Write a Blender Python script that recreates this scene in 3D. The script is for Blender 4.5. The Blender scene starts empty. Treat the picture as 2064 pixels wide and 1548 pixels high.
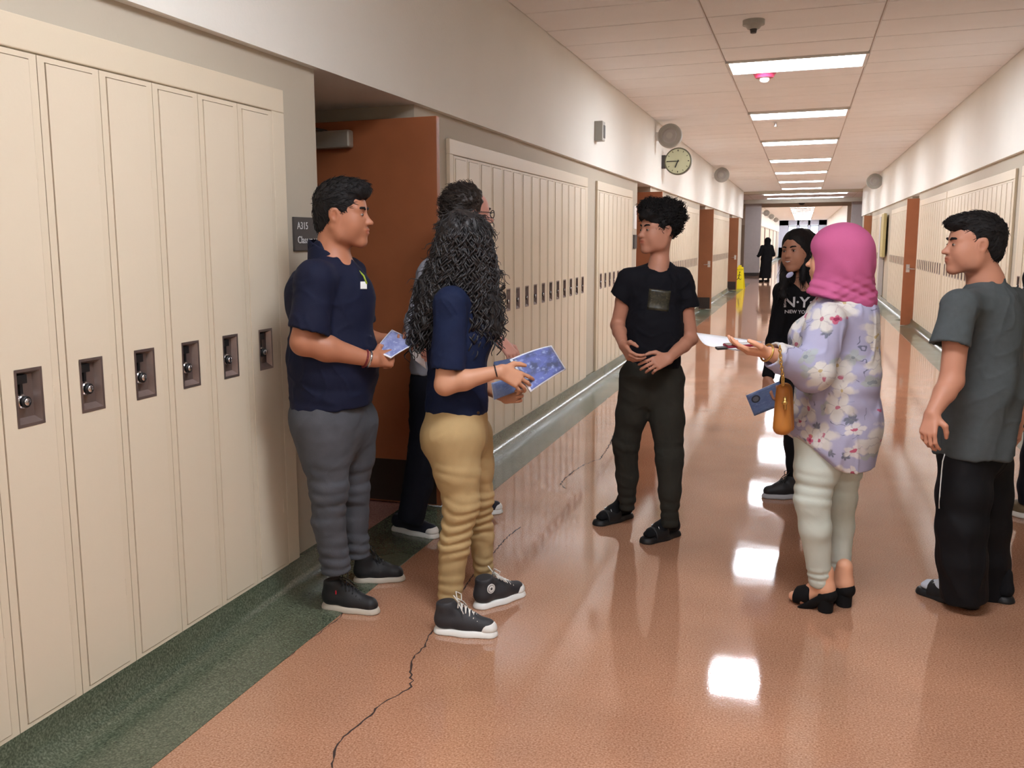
import bpy, bmesh, math, random
import numpy as np
from mathutils import Vector, Matrix
random.seed(7); np.random.seed(7)
rnd = random.Random(11)
SC = bpy.context.scene
COL = SC.collection
V = lambda *a: np.array(a, float)

# ------------------------------------------------------------------ camera, world, exposure
F, CX, CY, YAW, PIT, ROL, CH = 1892., 929., 774., -.348, .1487, -.0100, 1.55
def _cam():
    cy, sy, cp, sp = math.cos(YAW), math.sin(YAW), math.cos(PIT), math.sin(PIT)
    fo = V(sy*cp, cy*cp, -sp); rt = V(cy, -sy, 0); up = np.cross(rt, fo)
    c, s = math.cos(ROL), math.sin(ROL)
    return np.array([c*rt+s*up, -s*rt+c*up, fo])
CM = _cam(); CPOS = V(0, 0, CH)
cam = bpy.data.cameras.new('camera'); camo = bpy.data.objects.new('camera', cam); COL.objects.link(camo)
cam.sensor_width = 36; cam.lens = F*36/2064; cam.shift_x = (1032-CX)/2064; cam.clip_end = 300; cam.clip_start = .05
m = Matrix.Identity(4)
for i in range(3):
    m[i][0], m[i][1], m[i][2], m[i][3] = CM[0][i], CM[1][i], -CM[2][i], CPOS[i]
camo.matrix_world = m
SC.camera = camo
w = bpy.data.worlds.new('world'); SC.world = w; w.use_nodes = True
w.node_tree.nodes['Background'].inputs[0].default_value = (.75, .8, .9, 1)
w.node_tree.nodes['Background'].inputs[1].default_value = .9
SC.view_settings.view_transform = 'Standard'; SC.view_settings.look = 'None'
SC.view_settings.gamma = 1; SC.view_settings.use_curve_mapping = False
SC.view_settings.exposure = EXPO = 0.92
LAMP = 17.0            # radiance of the ceiling diffusers
LAMP_COL = (1.0, 1.04, 1.12)

def ray(x, y): return CM.T @ V((x-CX)/F, -(y-CY)/F, 1)
def hit(x, y, ax, v):
    d = ray(x, y); return CPOS + d*((v-CPOS[ax])/d[ax])
RH = V(math.cos(YAW), -math.sin(YAW), 0); FH = V(math.sin(YAW), math.cos(YAW), 0); UP = V(0, 0, 1)
def at(x, y, D):                       # pixel -> point on the upright plane at distance D
    d = ray(x, y); return CPOS + d*(D/(d @ FH))

# ------------------------------------------------------------------ materials
def lin(c):
    c = [v/255 for v in c]
    return tuple((v/12.92 if v <= .04045 else ((v+.055)/1.055)**2.4) for v in c)
MATS = {}
def mat(name, rgb, rough=.6, var=.08, vscale=8, bump=0, bscale=200, metal=0, spec=.5, emit=0, vcol=False, coat=0, detail=4, bdist=.002):
    if name in MATS: return MATS[name]
    M = bpy.data.materials.new(name); M.use_nodes = True; nt = M.node_tree; N = nt.nodes; L = nt.links
    b = N['Principled BSDF']; b.inputs['Roughness'].default_value = rough; b.inputs['Metallic'].default_value = metal
    b.inputs['Specular IOR Level'].default_value = spec
    if coat: b.inputs['Coat Weight'].default_value = coat
    tc = N.new('ShaderNodeTexCoord')
    c = lin(rgb)
    n = N.new('ShaderNodeTexNoise'); n.inputs['Scale'].default_value = vscale; n.inputs['Detail'].default_value = detail
    L.new(tc.outputs['Object'], n.inputs['Vector'])
    mx = N.new('ShaderNodeMix'); mx.data_type = 'RGBA'
    mx.inputs[6].default_value = (*[v*(1-var) for v in c], 1); mx.inputs[7].default_value = (*[min(1, v*(1+var)) for v in c], 1)
    L.new(n.outputs['Fac'], mx.inputs[0])
    out = mx.outputs[2]
    if vcol:
        at_ = N.new('ShaderNodeAttribute'); at_.attribute_name = 'Col'
        m2 = N.new('ShaderNodeMix'); m2.data_type = 'RGBA'; m2.blend_type = 'MULTIPLY'; m2.inputs[0].default_value = 1
        L.new(out, m2.inputs[6]); L.new(at_.outputs['Color'], m2.inputs[7]); out = m2.outputs[2]
    L.new(out, b.inputs['Base Color'])
    if bump:
        n2 = N.new('ShaderNodeTexNoise'); n2.inputs['Scale'].default_value = bscale; n2.inputs['Detail'].default_value = 3
        L.new(tc.outputs['Object'], n2.inputs['Vector'])
        bp = N.new('ShaderNodeBump'); bp.inputs['Strength'].default_value = bump; bp.inputs['Distance'].default_value = bdist
        L.new(n2.outputs['Fac'], bp.inputs['Height']); L.new(bp.outputs[0], b.inputs['Normal'])
    if emit:
        b.inputs['Emission Color'].default_value = (*c, 1); b.inputs['Emission Strength'].default_value = emit
    MATS[name] = M; return M

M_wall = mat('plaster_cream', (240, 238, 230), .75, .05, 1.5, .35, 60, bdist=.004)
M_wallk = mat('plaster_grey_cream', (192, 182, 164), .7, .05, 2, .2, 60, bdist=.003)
M_lock = mat('locker_enamel', (222, 208, 184), .42, .035, 3, .12, 90, spec=.4)
M_lockd = mat('locker_door_enamel', (224, 210, 187), .36, .04, 2.5, .12, 60, spec=.45)
M_gap = mat('locker_shadow_gap', (105, 85, 70), .9)
M_cup = mat('brushed_metal_cup', (140, 125, 120), .38, .15, 30, metal=.75)
M_chrome = mat('chrome', (215, 215, 220), .16, metal=1)
M_black = mat('black_plastic', (18, 18, 20), .5)
M_wood = mat('door_veneer', (166, 100, 64), .42, .16, 5, .1, 30)
M_wood2 = mat('door_veneer_light', (158, 100, 62), .42, .14, 5, .1, 30)
M_kick = mat('kick_plate_dark', (52, 42, 36), .4, .1, 6)
M_closer = mat('closer_grey', (178, 172, 160), .35, .05, 6, metal=.3)
M_frame = mat('door_frame_dark', (70, 50, 44), .6)
M_lampf = mat('fixture_frame', (225, 222, 215), .5)
M_grey = mat('light_grey_plastic', (176, 174, 166), .5)
M_dkgrey = mat('dark_grey_plastic', (66, 62, 60), .5)
M_white = mat('white_paint', (235, 235, 232), .5)
M_yellow = mat('yellow_plastic', (245, 225, 20), .45, .04)
M_red = mat('red_plastic', (205, 60, 95), .4)
M_column = mat('column_grey', (196, 190, 188), .6)
M_crack = mat('crack_dark', (52, 34, 28), .9)

def emis(name, rgb, s):
    M = bpy.data.materials.new(name); M.use_nodes = True; nt = M.node_tree
    nt.nodes.remove(nt.nodes['Principled BSDF'])
    e = nt.nodes.new('ShaderNodeEmission'); e.inputs[0].default_value = (*rgb, 1); e.inputs[1].default_value = s
    nt.links.new(e.outputs[0], nt.nodes['Material Output'].inputs[0]); MATS[name] = M; return M
M_lamp = emis('lamp_diffuser', LAMP_COL, LAMP)
M_day = emis('daylight_glass', (.85, .92, 1), 2.2)

def floor_mat(name, c1, c2, c3, rough=.13, sc=150):
    M = bpy.data.materials.new(name); M.use_nodes = True; nt = M.node_tree; N = nt.nodes; L = nt.links
    b = N['Principled BSDF']; b.inputs['IOR'].default_value = 1.72
    tc = N.new('ShaderNodeTexCoord')
    def noise(s, d=4):
        n = N.new('ShaderNodeTexNoise'); n.inputs['Scale'].default_value = s; n.inputs['Detail'].default_value = d
        L.new(tc.outputs['Object'], n.inputs['Vector']); return n
    r = N.new('ShaderNodeValToRGB'); e = r.color_ramp.elements
    e[0].position = .3; e[0].color = (*lin(c1), 1); e[1].position = .72; e[1].color = (*lin(c3), 1)
    e2 = e.new(.5); e2.color = (*lin(c2), 1)
    n1 = noise(sc, 3); L.new(n1.outputs['Fac'], r.inputs[0])
    # patchy wear
    n2 = noise(1.6, 3); mr = N.new('ShaderNodeMapRange'); mr.inputs[1].default_value = .3; mr.inputs[2].default_value = .7
    mr.inputs[3].default_value = .86; mr.inputs[4].default_value = 1.1; L.new(n2.outputs['Fac'], mr.inputs[0])
    m2 = N.new('ShaderNodeVectorMath'); m2.operation = 'SCALE'; L.new(r.outputs[0], m2.inputs[0]); L.new(mr.outputs[0], m2.inputs['Scale'])
    L.new(m2.outputs[0], b.inputs['Base Color'])
    n3 = noise(.9, 4); mr2 = N.new('ShaderNodeMapRange'); mr2.inputs[1].default_value = .3; mr2.inputs[2].default_value = .7
    mr2.inputs[3].default_value = rough*.75; mr2.inputs[4].default_value = rough*1.5; L.new(n3.outputs['Fac'], mr2.inputs[0]); L.new(mr2.outputs[0], b.inputs['Roughness'])
    n4 = noise(3.2, 2); bp = N.new('ShaderNodeBump'); bp.inputs['Strength'].default_value = .12; bp.inputs['Distance'].default_value = .006
    L.new(n4.outputs['Fac'], bp.inputs['Height'])
    bp2 = N.new('ShaderNodeBump'); bp2.inputs['Strength'].default_value = .03; bp2.inputs['Distance'].default_value = .002
    L.new(n1.outputs['Fac'], bp2.inputs['Height']); L.new(bp.outputs[0], bp2.inputs['Normal']); L.new(bp2.outputs[0], b.inputs['Normal'])
    MATS[name] = M; return M
M_floor = floor_mat('terrazzo_orange', (152, 106, 80), (182, 134, 106), (204, 160, 134), .05)
M_floorp = floor_mat('terrazzo_pink', (150, 110, 100), (178, 134, 124), (200, 156, 146), .22)
M_green = floor_mat('terrazzo_green', (60, 68, 54), (84, 94, 76), (116, 124, 106), .2)

def tile_mat(name, grid=False):
    M = mat(name, (250, 248, 247), .85, .05, 3, .6, 120, bdist=.003)
    if grid:
        nt = M.node_tree; N = nt.nodes; L = nt.links
        b = N['Principled BSDF']; src = b.inputs['Base Color'].links[0].from_socket
        tc = N.new('ShaderNodeTexCoord'); sx = N.new('ShaderNodeSeparateXYZ'); L.new(tc.outputs['Object'], sx.inputs[0])
        fac = None
        for o, s, off in (('X', 1.31, .8), ('Y', .655, 0)):
            a = N.new('ShaderNodeMath'); a.operation = 'ADD'; a.inputs[1].default_value = off + 100*s; L.new(sx.outputs[o], a.inputs[0])
            mo = N.new('ShaderNodeMath'); mo.operation = 'MODULO'; mo.inputs[1].default_value = s; L.new(a.outputs[0], mo.inputs[0])
            lt = N.new('ShaderNodeMath'); lt.operation = 'LESS_THAN'; lt.inputs[1].default_value = .02; L.new(mo.outputs[0], lt.inputs[0])
            if fac is None: fac = lt.outputs[0]
            else:
                mx = N.new('ShaderNodeMath'); mx.operation = 'MAXIMUM'; L.new(fac, mx.inputs[0]); L.new(lt.outputs[0], mx.inputs[1]); fac = mx.outputs[0]
        mm = N.new('ShaderNodeMix'); mm.data_type = 'RGBA'; L.new(fac, mm.inputs[0]); L.new(src, mm.inputs[6]); mm.inputs[7].default_value = (*lin((224, 218, 212)), 1)
        L.new(mm.outputs[2], b.inputs['Base Color'])
    return M
M_tile = tile_mat('ceiling_tile'); M_ceil = tile_mat('ceiling_grid_far', True)
M_tbar = mat('ceiling_void', (215, 205, 196), .8)

# ------------------------------------------------------------------ mesh helpers
def link(name, me, parent=None, mats=()):
    o = bpy.data.objects.new(name, me); COL.objects.link(o)
    if parent: o.parent = parent
    for mm in mats: me.materials.append(mm)
    return o
def empty(name, loc=(0, 0, 0)):
    o = bpy.data.objects.new(name, None); COL.objects.link(o); o.location = loc; o.empty_display_size = .1; return o
def tag(o, label=None, cat=None, group=None, kind=None):
    if label: o['label'] = label
    if cat: o['category'] = cat
    if group: o['group'] = group
    if kind: o['kind'] = kind
    return o
def setsmooth(me, v=True):
    me.polygons.foreach_set('use_smooth', [v]*len(me.polygons))
class MB:
    def __init__(s): s.v = []; s.f = []; s.mi = []
    def add(s, v, f, mi=0):
        n = len(s.v); s.v += [tuple(p) for p in v]; s.f += [tuple(i+n for i in q) for q in f]; s.mi += [mi]*len(f); return s
    def box(s, a, b, mi=0):
        x0, y0, z0 = a; x1, y1, z1 = b
        x0, x1 = sorted((x0, x1)); y0, y1 = sorted((y0, y1)); z0, z1 = sorted((z0, z1))
        v = [(x0, y0, z0), (x1, y0, z0), (x1, y1, z0), (x0, y1, z0), (x0, y0, z1), (x1, y0, z1), (x1, y1, z1), (x0, y1, z1)]
        return s.add(v, [(0, 3, 2, 1), (4, 5, 6, 7), (0, 1, 5, 4), (1, 2, 6, 5), (2, 3, 7, 6), (3, 0, 4, 7)], mi)
    def cyl(s, c, ax, r, h, n=24, mi=0, r2=None, c0=0):
        # solid from c along axis ax (vector) of length h
        ax = np.array(ax, float); ax /= np.linalg.norm(ax)
        u = np.cross(ax, V(0, 0, 1) if abs(ax[2]) < .9 else V(1, 0, 0)); u /= np.linalg.norm(u); w_ = np.cross(ax, u)
        r2 = r if r2 is None else r2
        c = np.array(c, float); v = []
        for k, (rr, hh) in enumerate(((r, 0), (r2, h))):
            for i in range(n):
                t = 2*math.pi*i/n; v.append(c+ax*hh+rr*(math.cos(t)*u+math.sin(t)*w_))
        f = [(i, (i+1) % n, n+(i+1) % n, n+i) for i in range(n)] + [tuple(reversed(range(n))), tuple(range(n, 2*n))]
        return s.add(v, f, mi)
    def sweep(s, prof, y0, y1, mi=0):      # profile (x,z) list extruded along Y
        n = len(prof); v = [(x, y0, z) for x, z in prof] + [(x, y1, z) for x, z in prof]
        return s.add(v, [(i, i+1, n+i+1, n+i) for i in range(n-1)] + [tuple(reversed(range(n))), tuple(range(n, 2*n))], mi)
    def tube(s, pts, rad, n=8, mi=0, cap=True):
        pts = [np.array(p, float) for p in pts]; m_ = len(pts)
        if not hasattr(rad, '__len__'): rad = [rad]*m_
        v = []; u = None
        for i in range(m_):
            d = pts[min(i+1, m_-1)]-pts[max(i-1, 0)]; d = d/(np.linalg.norm(d)+1e-9)
            if u is None: u = np.cross(d, V(0, 0, 1) if abs(d[2]) < .9 else V(1, 0, 0))
            u = u-d*(u@d); u /= np.linalg.norm(u)+1e-9; w_ = np.cross(d, u)
            for k in range(n):
                t = 2*math.pi*k/n; v.append(pts[i]+rad[i]*(math.cos(t)*u+math.sin(t)*w_))
        f = [(i*n+k, i*n+(k+1) % n, (i+1)*n+(k+1) % n, (i+1)*n+k) for i in range(m_-1) for k in range(n)]
        if cap: f += [tuple(reversed(range(n))), tuple(range((m_-1)*n, m_*n))]
        return s.add(v, f, mi)
    def ball(s, c, r, n=12, mi=0, R=None):
        if not hasattr(r, '__len__'): r = (r, r, r)
        v = []; h = n//2
        for i in range(1, h):
            for j in range(n):
                a = math.pi*i/h; b = 2*math.pi*j/n
                v.append((math.sin(a)*math.cos(b), math.sin(a)*math.sin(b), math.cos(a)))
        v += [(0, 0, 1), (0, 0, -1)]
        v = np.array(v)*np.array(r)
        if R is not None: v = v @ np.array(R).T
        v = v+np.array(c)
        f = [((i-1)*n+j, i*n+j, i*n+(j+1) % n, (i-1)*n+(j+1) % n) for i in range(1, h-1) for j in range(n)]
        T = (h-1)*n
        f += [(T, j, (j+1) % n) for j in range(n)] + [(T+1, (h-2)*n+(j+1) % n, (h-2)*n+j) for j in range(n)]
        return s.add(v, f, mi)
    def mesh(s, name, mats, smooth=False):
        me = bpy.data.meshes.new(name); me.from_pydata([tuple(map(float, p)) for p in s.v], [], s.f)
        for mm in mats: me.materials.append(mm)
        me.polygons.foreach_set('material_index', s.mi); setsmooth(me, smooth); me.update(); return me
    def build(s, name, mats, parent=None, smooth=False, bevel=0):
        if not isinstance(mats, (list, tuple)): mats = [mats]
        o = bpy.data.objects.new(name, s.mesh(name, mats, smooth)); COL.objects.link(o)
        if parent: o.parent = parent
        if bevel:
            bv = o.modifiers.new('bevel', 'BEVEL'); bv.width = bevel; bv.segments = 2; bv.limit_method = 'ANGLE'
        return o
def copy_tree(o, parent=None):
    c = o.copy(); COL.objects.link(c)
    if parent: c.parent = parent
    for ch in o.children: copy_tree(ch, c)
    return c
ORD = 'first second third fourth fifth sixth seventh eighth ninth tenth eleventh twelfth thirteenth fourteenth fifteenth sixteenth seventeenth eighteenth nineteenth twentieth twenty-first twenty-second twenty-third twenty-fourth twenty-fifth twenty-sixth twenty-seventh twenty-eighth twenty-ninth thirtieth'.split()
# ------------------------------------------------------------------ the corridor
XL, XR, ZC, ZB = -2.12, 1.87, 3.29, 2.345       # locker fronts left / right, ceiling, underside of the bulkheads
YN, YI, YF, YH = -3.0, 36.0, 90.0, 48.0           # behind the camera, start of the crossing hall, end wall
ALC_L = [(3.98, 5.17), (13.0, 14.15), (21.2, 22.4), (29.9, 31.1)]
ALC_R = [(18.72, 19.9), (31.0, 32.0)]
def struct(name, mb, mats, parent=None, label=None, **k):
    o = mb.build(name, mats, parent, **k)
    if parent is None: o['kind'] = 'structure'
    if label: o['label'] = label
    return o
# floor slab
mb = MB(); mb.box((XL-.1, YN, -.2), (XR+.1, YI, 0)); mb.box((-6, YI, -.2), (6, YH, 0)); mb.box((XL-.1, YH, -.2), (XR+.1, YF, 0))
floor = struct('floor', mb, M_floor, label='glossy orange-brown terrazzo corridor floor')
# alcove floors
for k, (a, b) in enumerate(ALC_L):
    mb = MB(); mb.box((-3.0, a, -.2), (XL-.02, b, .0025)); struct('floor.%03d' % (k+1), mb, M_floorp, label='pinkish terrazzo floor inside a doorway recess')
# cracks
def crack(pts, w0, seed):
    r = random.Random(seed); P = [hit(x, y, 2, 0)[:2] for x, y in pts]; Q = []
    for a, b in zip(P[:-1], P[1:]):
        n = max(2, int(np.linalg.norm(b-a)/.02))
        for i in range(n): Q.append(a+(b-a)*i/n)
    Q.append(P[-1]); Q = np.array(Q); mbk = MB(); v = []
    for i, q in enumerate(Q):
        d = Q[min(i+1, len(Q)-1)]-Q[max(i-1, 0)]; d /= np.linalg.norm(d)+1e-9; nn = V(-d[1], d[0])
        q = q+nn*r.gauss(0, .0028); wd = w0*(.35+.9*r.random())
        v += [(*(q-nn*wd), .0006), (*(q+nn*wd), .0006)]
    mbk.add(v, [(2*i, 2*i+2, 2*i+3, 2*i+1) for i in range(len(Q)-1)])
    o = mbk.build('crack', M_crack, floor); return o
crack([(670, 1548), (674, 1515), (690, 1485), (725, 1460), (752, 1435), (770, 1418), (795, 1405), (828, 1384), (830, 1372), (826, 1355), (834, 1325), (852, 1308), (866, 1282), (885, 1255), (905, 1228), (940, 1180), (960, 1150), (1000, 1108), (1020, 1085), (1050, 1062)], .0036, 3)
crack([(1128, 977), (1140, 963), (1160, 948), (1178, 936), (1210, 925), (1220, 910), (1230, 895), (1236, 878)], .0042, 5)
crack([(560, 1340), (588, 1320), (605, 1300), (640, 1280), (690, 1240), (705, 1215)], .0022, 8)
crack([(1140, 985), (1131, 977)], .004, 9)

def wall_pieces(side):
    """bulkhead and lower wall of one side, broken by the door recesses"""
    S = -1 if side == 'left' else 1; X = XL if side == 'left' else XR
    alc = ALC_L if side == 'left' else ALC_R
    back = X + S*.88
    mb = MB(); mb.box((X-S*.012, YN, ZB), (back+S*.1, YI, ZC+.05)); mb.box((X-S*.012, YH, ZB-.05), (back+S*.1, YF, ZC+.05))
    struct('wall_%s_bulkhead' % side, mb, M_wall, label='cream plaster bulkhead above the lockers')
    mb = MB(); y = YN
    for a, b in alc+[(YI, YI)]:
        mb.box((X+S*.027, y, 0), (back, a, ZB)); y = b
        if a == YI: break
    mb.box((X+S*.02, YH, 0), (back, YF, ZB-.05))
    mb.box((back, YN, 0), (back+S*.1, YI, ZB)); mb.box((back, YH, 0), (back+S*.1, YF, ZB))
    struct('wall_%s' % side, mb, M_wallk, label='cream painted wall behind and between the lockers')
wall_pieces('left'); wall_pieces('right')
# wall behind the camera and beyond, crossing hall, end wall
mb = MB(); mb.box((-3.2, YN-.1, 0), (2.9, YN, ZC+.1)); struct('wall_back', mb, M_wallk)
mb = MB(); mb.box((-6, YI, 0), (-5.9, YH, ZC+.1)); mb.box((5.9, YI, 0), (6, YH, ZC+.1))
mb.box((-6, YI-.1, 0), (XL-.9, YI, ZC+.1)); mb.box((XR+.9, YI-.1, 0), (6, YI, ZC+.1))
mb.box((-6, YH, 0), (XL-.9, YH+.1, ZC+.1)); mb.box((XR+.9, YH, 0), (6, YH+.1, ZC+.1))
struct('wall_crossing_hall', mb, M_wallk)
# end wall with three tall windows
mb = MB(); ex0, ex1 = XL, XR; wx = [(-1.35, -.62), (-.44, .3), (.48, 1.2)]
xs = [ex0]+[v for w_ in wx for v in w_]+[ex1]
for i in range(0, len(xs), 2): mb.box((xs[i], YF, 0), (xs[i+1], YF+.2, ZC))
mb.box((ex0, YF, 0), (ex1, YF+.2, .9)); mb.box((ex0, YF, 2.85), (ex1, YF+.2, ZC))
struct('wall_front', mb, mat('end_wall', (205, 210, 228), .7))
for k, (a, b) in enumerate(wx):
    wn = MB()
    for z in (.9, 1.9, 2.75): wn.box((a, YF+.05, z), (b, YF+.12, z+.08))
    wn.box((a, YF+.05, .9), (a+.05, YF+.12, 2.85)); wn.box((b-.05, YF+.05, .9), (b, YF+.12, 2.85))
    o = struct('window_%d' % (k+1), wn, mat('window_frame', (120, 125, 145), .5), label='tall window in the far end wall')
    g = MB(); g.box((a+.05, YF+.13, .9), (b-.05, YF+.14, 2.85)); g.build('pane', M_day, o)
# crossing hall beams, columns
for k, (y0, y1, z) in enumerate([(YI+.0, YI+.5, 3.2), (43.2, 43.5, 3.12), (47.6, 48.0, 3.1)]):
    mb = MB(); mb.box((-5.9, y0, z), (5.9, y1, ZC)); struct('trim_%d' % (10+k), mb, M_wallk, label='ceiling beam across the crossing hall')
for k, (x, y, s) in enumerate([(-2.14, 44.1, .66), (2.12, 44.1, .5), (-2.9, 37.5, .5), (2.9, 37.5, .5)]):
    mb = MB(); mb.box((x-s/2, y-s/2, 0), (x+s/2, y+s/2, ZC)); mb.box((x-s/2-.03, y-s/2-.03, 0), (x+s/2+.03, y+s/2+.03, .14), 1)
    struct('column_%d' % (k+1), mb, [M_column, M_dkgrey], label='square grey column in the crossing hall')
# ceiling: grid slab, then single tiles where they can be told apart
Y0T, NROW, TY, TX = .1, 44, .655, 1.31
LY = [-1.84, 2.21, 6.26, 10.31, 14.36, 18.41, 22.46, 26.51, 30.56]
mb = MB(); mb.box((XL-1, YN, ZC+.02), (XR+1, YI, ZC+.1), 0)
mb.box((XL-.05, YN, ZC), (XR+.05, Y0T, ZC+.05), 1); mb.box((XL-.05, Y0T+NROW*TY, ZC), (XR+.05, YI, ZC+.05), 1)
mb.box((-6, YI, ZC), (6, YH, ZC+.1), 1); mb.box((XL-1, YH, ZC), (XR+1, YF, ZC+.1), 1)
ceiling = struct('ceiling', mb, [M_tbar, M_ceil], label='white acoustic tile ceiling with recessed light panels')
xb = [-2.11, -.80, .51, 1.86]
def tile_mesh(wx_):
    b = MB(); h = wx_/2-.004; g = TY/2-.004; z1 = -.012
    b.v = [(-h, -g, 0), (h, -g, 0), (h, g, 0), (-h, g, 0), (-h+.008, -g+.008, z1), (h-.008, -g+.008, z1), (h-.008, g-.008, z1), (-h+.008, g-.008, z1)]
    b.f = [(4, 7, 6, 5), (0, 4, 5, 1), (1, 5, 6, 2), (2, 6, 7, 3), (3, 7, 4, 0)]; b.mi = [0]*5
    return b.mesh('tile', [M_tile])
tms = [tile_mesh(xb[i+1]-xb[i]) for i in range(3)]
for r in range(NROW):
    yc = Y0T+(r+.5)*TY
    for c in range(3):
        if c == 1 and min(abs(yc-q) for q in LY) < .34: continue
        o = bpy.data.objects.new('tile', tms[c]); COL.objects.link(o); o.parent = ceiling
        o.location = ((xb[c]+xb[c+1])/2, yc, ZC+.016+rnd.uniform(-.0015, .0015))
# light fixtures
fr = MB(); a, b = .655, .355
for (x0, x1, y0, y1) in ((-a, a, -b, -b+.03), (-a, a, b-.03, b), (-a, -a+.03, -b, b), (a-.03, a, -b, b)): fr.box((x0, y0, -.012), (x1, y1, .03))
frm = fr.mesh('frame', [M_lampf])
df = MB(); df.box((-a+.03, -b+.03, -.004), (a-.03, b-.03, .02)); dfm = df.mesh('diffuser', [M_lamp])
dfm2 = df.mesh('diffuser', [mat('unlit_diffuser', (225, 222, 215), .4)])   # this panel is dark in the photograph
LY2 = [34.62]+[49.0+3.0*i for i in range(14)]
for i, y in enumerate(LY+LY2):
    t = empty('ceiling_light', (-.145, round((y-Y0T-TY/2)/TY)*TY+Y0T+TY/2 if y < YI-4 else y, ZC)) if False else empty('ceiling_light', (-.145, y, ZC))
    if i < 3: lab, g = 'white ceiling panel over the group, %s' % ('behind the viewer', 'above the viewer', 'unlit')[i], 'ceiling lights overhead'
    elif y < 34.7: lab, g = '%s glowing white ceiling panel from the viewer, recessed over the corridor' % ORD[i-3], 'glowing ceiling panels of the corridor'
    else: lab, g = 'tiny bright ceiling panel, %s one beyond the crossing hall' % ORD[i-10], 'far ceiling lights'
    tag(t, lab, 'ceiling light', g)
    link('frame', frm, t); link('diffuser', dfm2 if i == 2 else dfm, t)
# long strip lights of the crossing hall
for k, y in enumerate((38.6, 42.2)):
    b_ = MB(); b_.box((-1.5, y-.06, ZC-.03), (1.45, y+.06, ZC-.002)); o = b_.build('strip_light', M_lamp); tag(o, ('thin long light strip across the crossing hall, nearer one', 'thin long light strip across the crossing hall, farther one')[k], 'ceiling light', 'strip lights of the crossing hall')

# cove bases and green borders
def border(side):
    S = -1 if side == 'left' else 1; X = XL if side == 'left' else XR; W = [.0, .005, .02, .05, .1, .34] if S < 0 else [0, .006, .03, .09, .16, .30]
    prof = [(X-S*(-.06), .128), (X-S*.0, .128), (X-S*W[1], .055), (X-S*W[2], .026), (X-S*W[3], .009), (X-S*W[4], .003), (X-S*W[5], .0022), (X-S*W[5], -.01), (X+S*.06, -.01)]
    flat = [(X+S*.06, .003), (X-S*W[5], .003), (X-S*W[5], -.01), (X+S*.06, -.01)]
    mb = MB(); y = YN; alc = ALC_L if S < 0 else ALC_R
    for a, b in alc: mb.sweep(prof, y, a); mb.sweep(flat, a, b); y = b
    mb.sweep(prof, y, YI); mb.sweep(prof, YH, YF)
    o = struct('baseboard_%s' % side, mb, M_green, label='green terrazzo cove base and border strip under the lockers')
    bv = None; setsmooth(o.data, False)
    for p in o.data.polygons:
        if len(p.vertices) == 4: p.use_smooth = True
    try: o.data.set_sharp_from_angle(angle=1.0)
    except Exception: pass
border('left'); border('right')

# ------------------------------------------------------------------ lockers
PT, ZL0, ZL1 = .26, .128, 2.104
def carcass(gap):                    # shallow face frame, front at x=0, opening from y=.033 to .227
    b = MB(); g0, g1, z0, z1 = .030, .230, .141-ZL0, 2.088-ZL0; H = ZL1-ZL0; D = -.026
    b.box((D, .0015, 0), (0, g0, H)); b.box((D, g1, 0), (0, PT-.0015, H)); b.box((D, g0, 0), (0, g1, z0)); b.box((D, g0, z1), (0, g1, H))
    b.box((D, g0, z0), (-.022, g1, z1), 1)
    return b.mesh('locker', [M_lock, M_gap])
def door_mesh():
    b = MB(); y0, y1, z0, z1 = .033, .2265, .144-ZL0, 2.085-ZL0
    ya, yb, za, zb = .083, .183, 1.034-ZL0, 1.199-ZL0; x, xi = .003, -.018
    P = [(y0, z0), (y1, z0), (y1, z1), (y0, z1)]; Q = [(ya, za), (yb, za), (yb, zb), (ya, zb)]
    v = [(x, y, z) for y, z in P]+[(x, y, z) for y, z in Q]+[(xi, y, z) for y, z in P]+[(xi, y, z) for y, z in Q]
    f = [(i, (i+1) % 4, 4+(i+1) % 4, 4+i) for i in range(4)]+[(i, 8+i, 8+(i+1) % 4, (i+1) % 4) for i in range(4)]
    b.add(v, f); return b.mesh('door', [M_lockd])
def cup_mesh():
    b = MB(); ya, yb, za, zb = .083, .183, 1.034-ZL0, 1.199-ZL0; r = .006; x0, x1 = .0045, -.017
    O = [(ya-.003, za-.003), (yb+.003, za-.003), (yb+.003, zb+.003), (ya-.003, zb+.003)]; I = [(ya+r, za+r), (yb-r, za+r), (yb-r, zb-r), (ya+r, zb-r)]
    J = [(ya+.016, za+.022), (yb-.016, za+.022), (yb-.016, zb-.016), (ya+.016, zb-.016)]
    v = [(x0, *p) for p in O]+[(x0, *p) for p in I]+[(x1, *p) for p in J]
    b.add(v, [(i, (i+1) % 4, 4+(i+1) % 4, 4+i) for i in range(4)]+[(4+i, 4+(i+1) % 4, 8+(i+1) % 4, 8+i) for i in range(4)]+[(8, 9, 10, 11)])
    return b.mesh('recess_cup', [M_cup])
def dial_mesh():
    b = MB(); b.cyl((-.017, .118, 1.105-ZL0), (1, 0, 0), .021, .012, 20); b.cyl((-.005, .118, 1.105-ZL0), (1, 0, 0), .017, .012, 20, 1)
    b.cyl((.007, .118, 1.105-ZL0), (1, 0, 0), .013, .005, 16, 0, r2=.010)
    return b.mesh('combination_dial', [M_chrome, M_black], True)
def latch_mesh():
    b = MB(); b.box((-.017, .098, 1.158-ZL0), (-.004, .135, 1.184-ZL0)); b.box((-.017, .110, 1.128-ZL0), (-.007, .120, 1.160-ZL0))
    return b.mesh('latch', [M_black, M_chrome])
def hinge_mesh():
    b = MB(); b.cyl((.001, .2285, 0), (0, 0, 1), .0035, .06, 8); return b.mesh('hinge', [M_lock])
LM = dict(locker=carcass(0), door=door_mesh(), recess_cup=cup_mesh(), combination_dial=dial_mesh(), latch=latch_mesh(), hinge=hinge_mesh())
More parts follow.
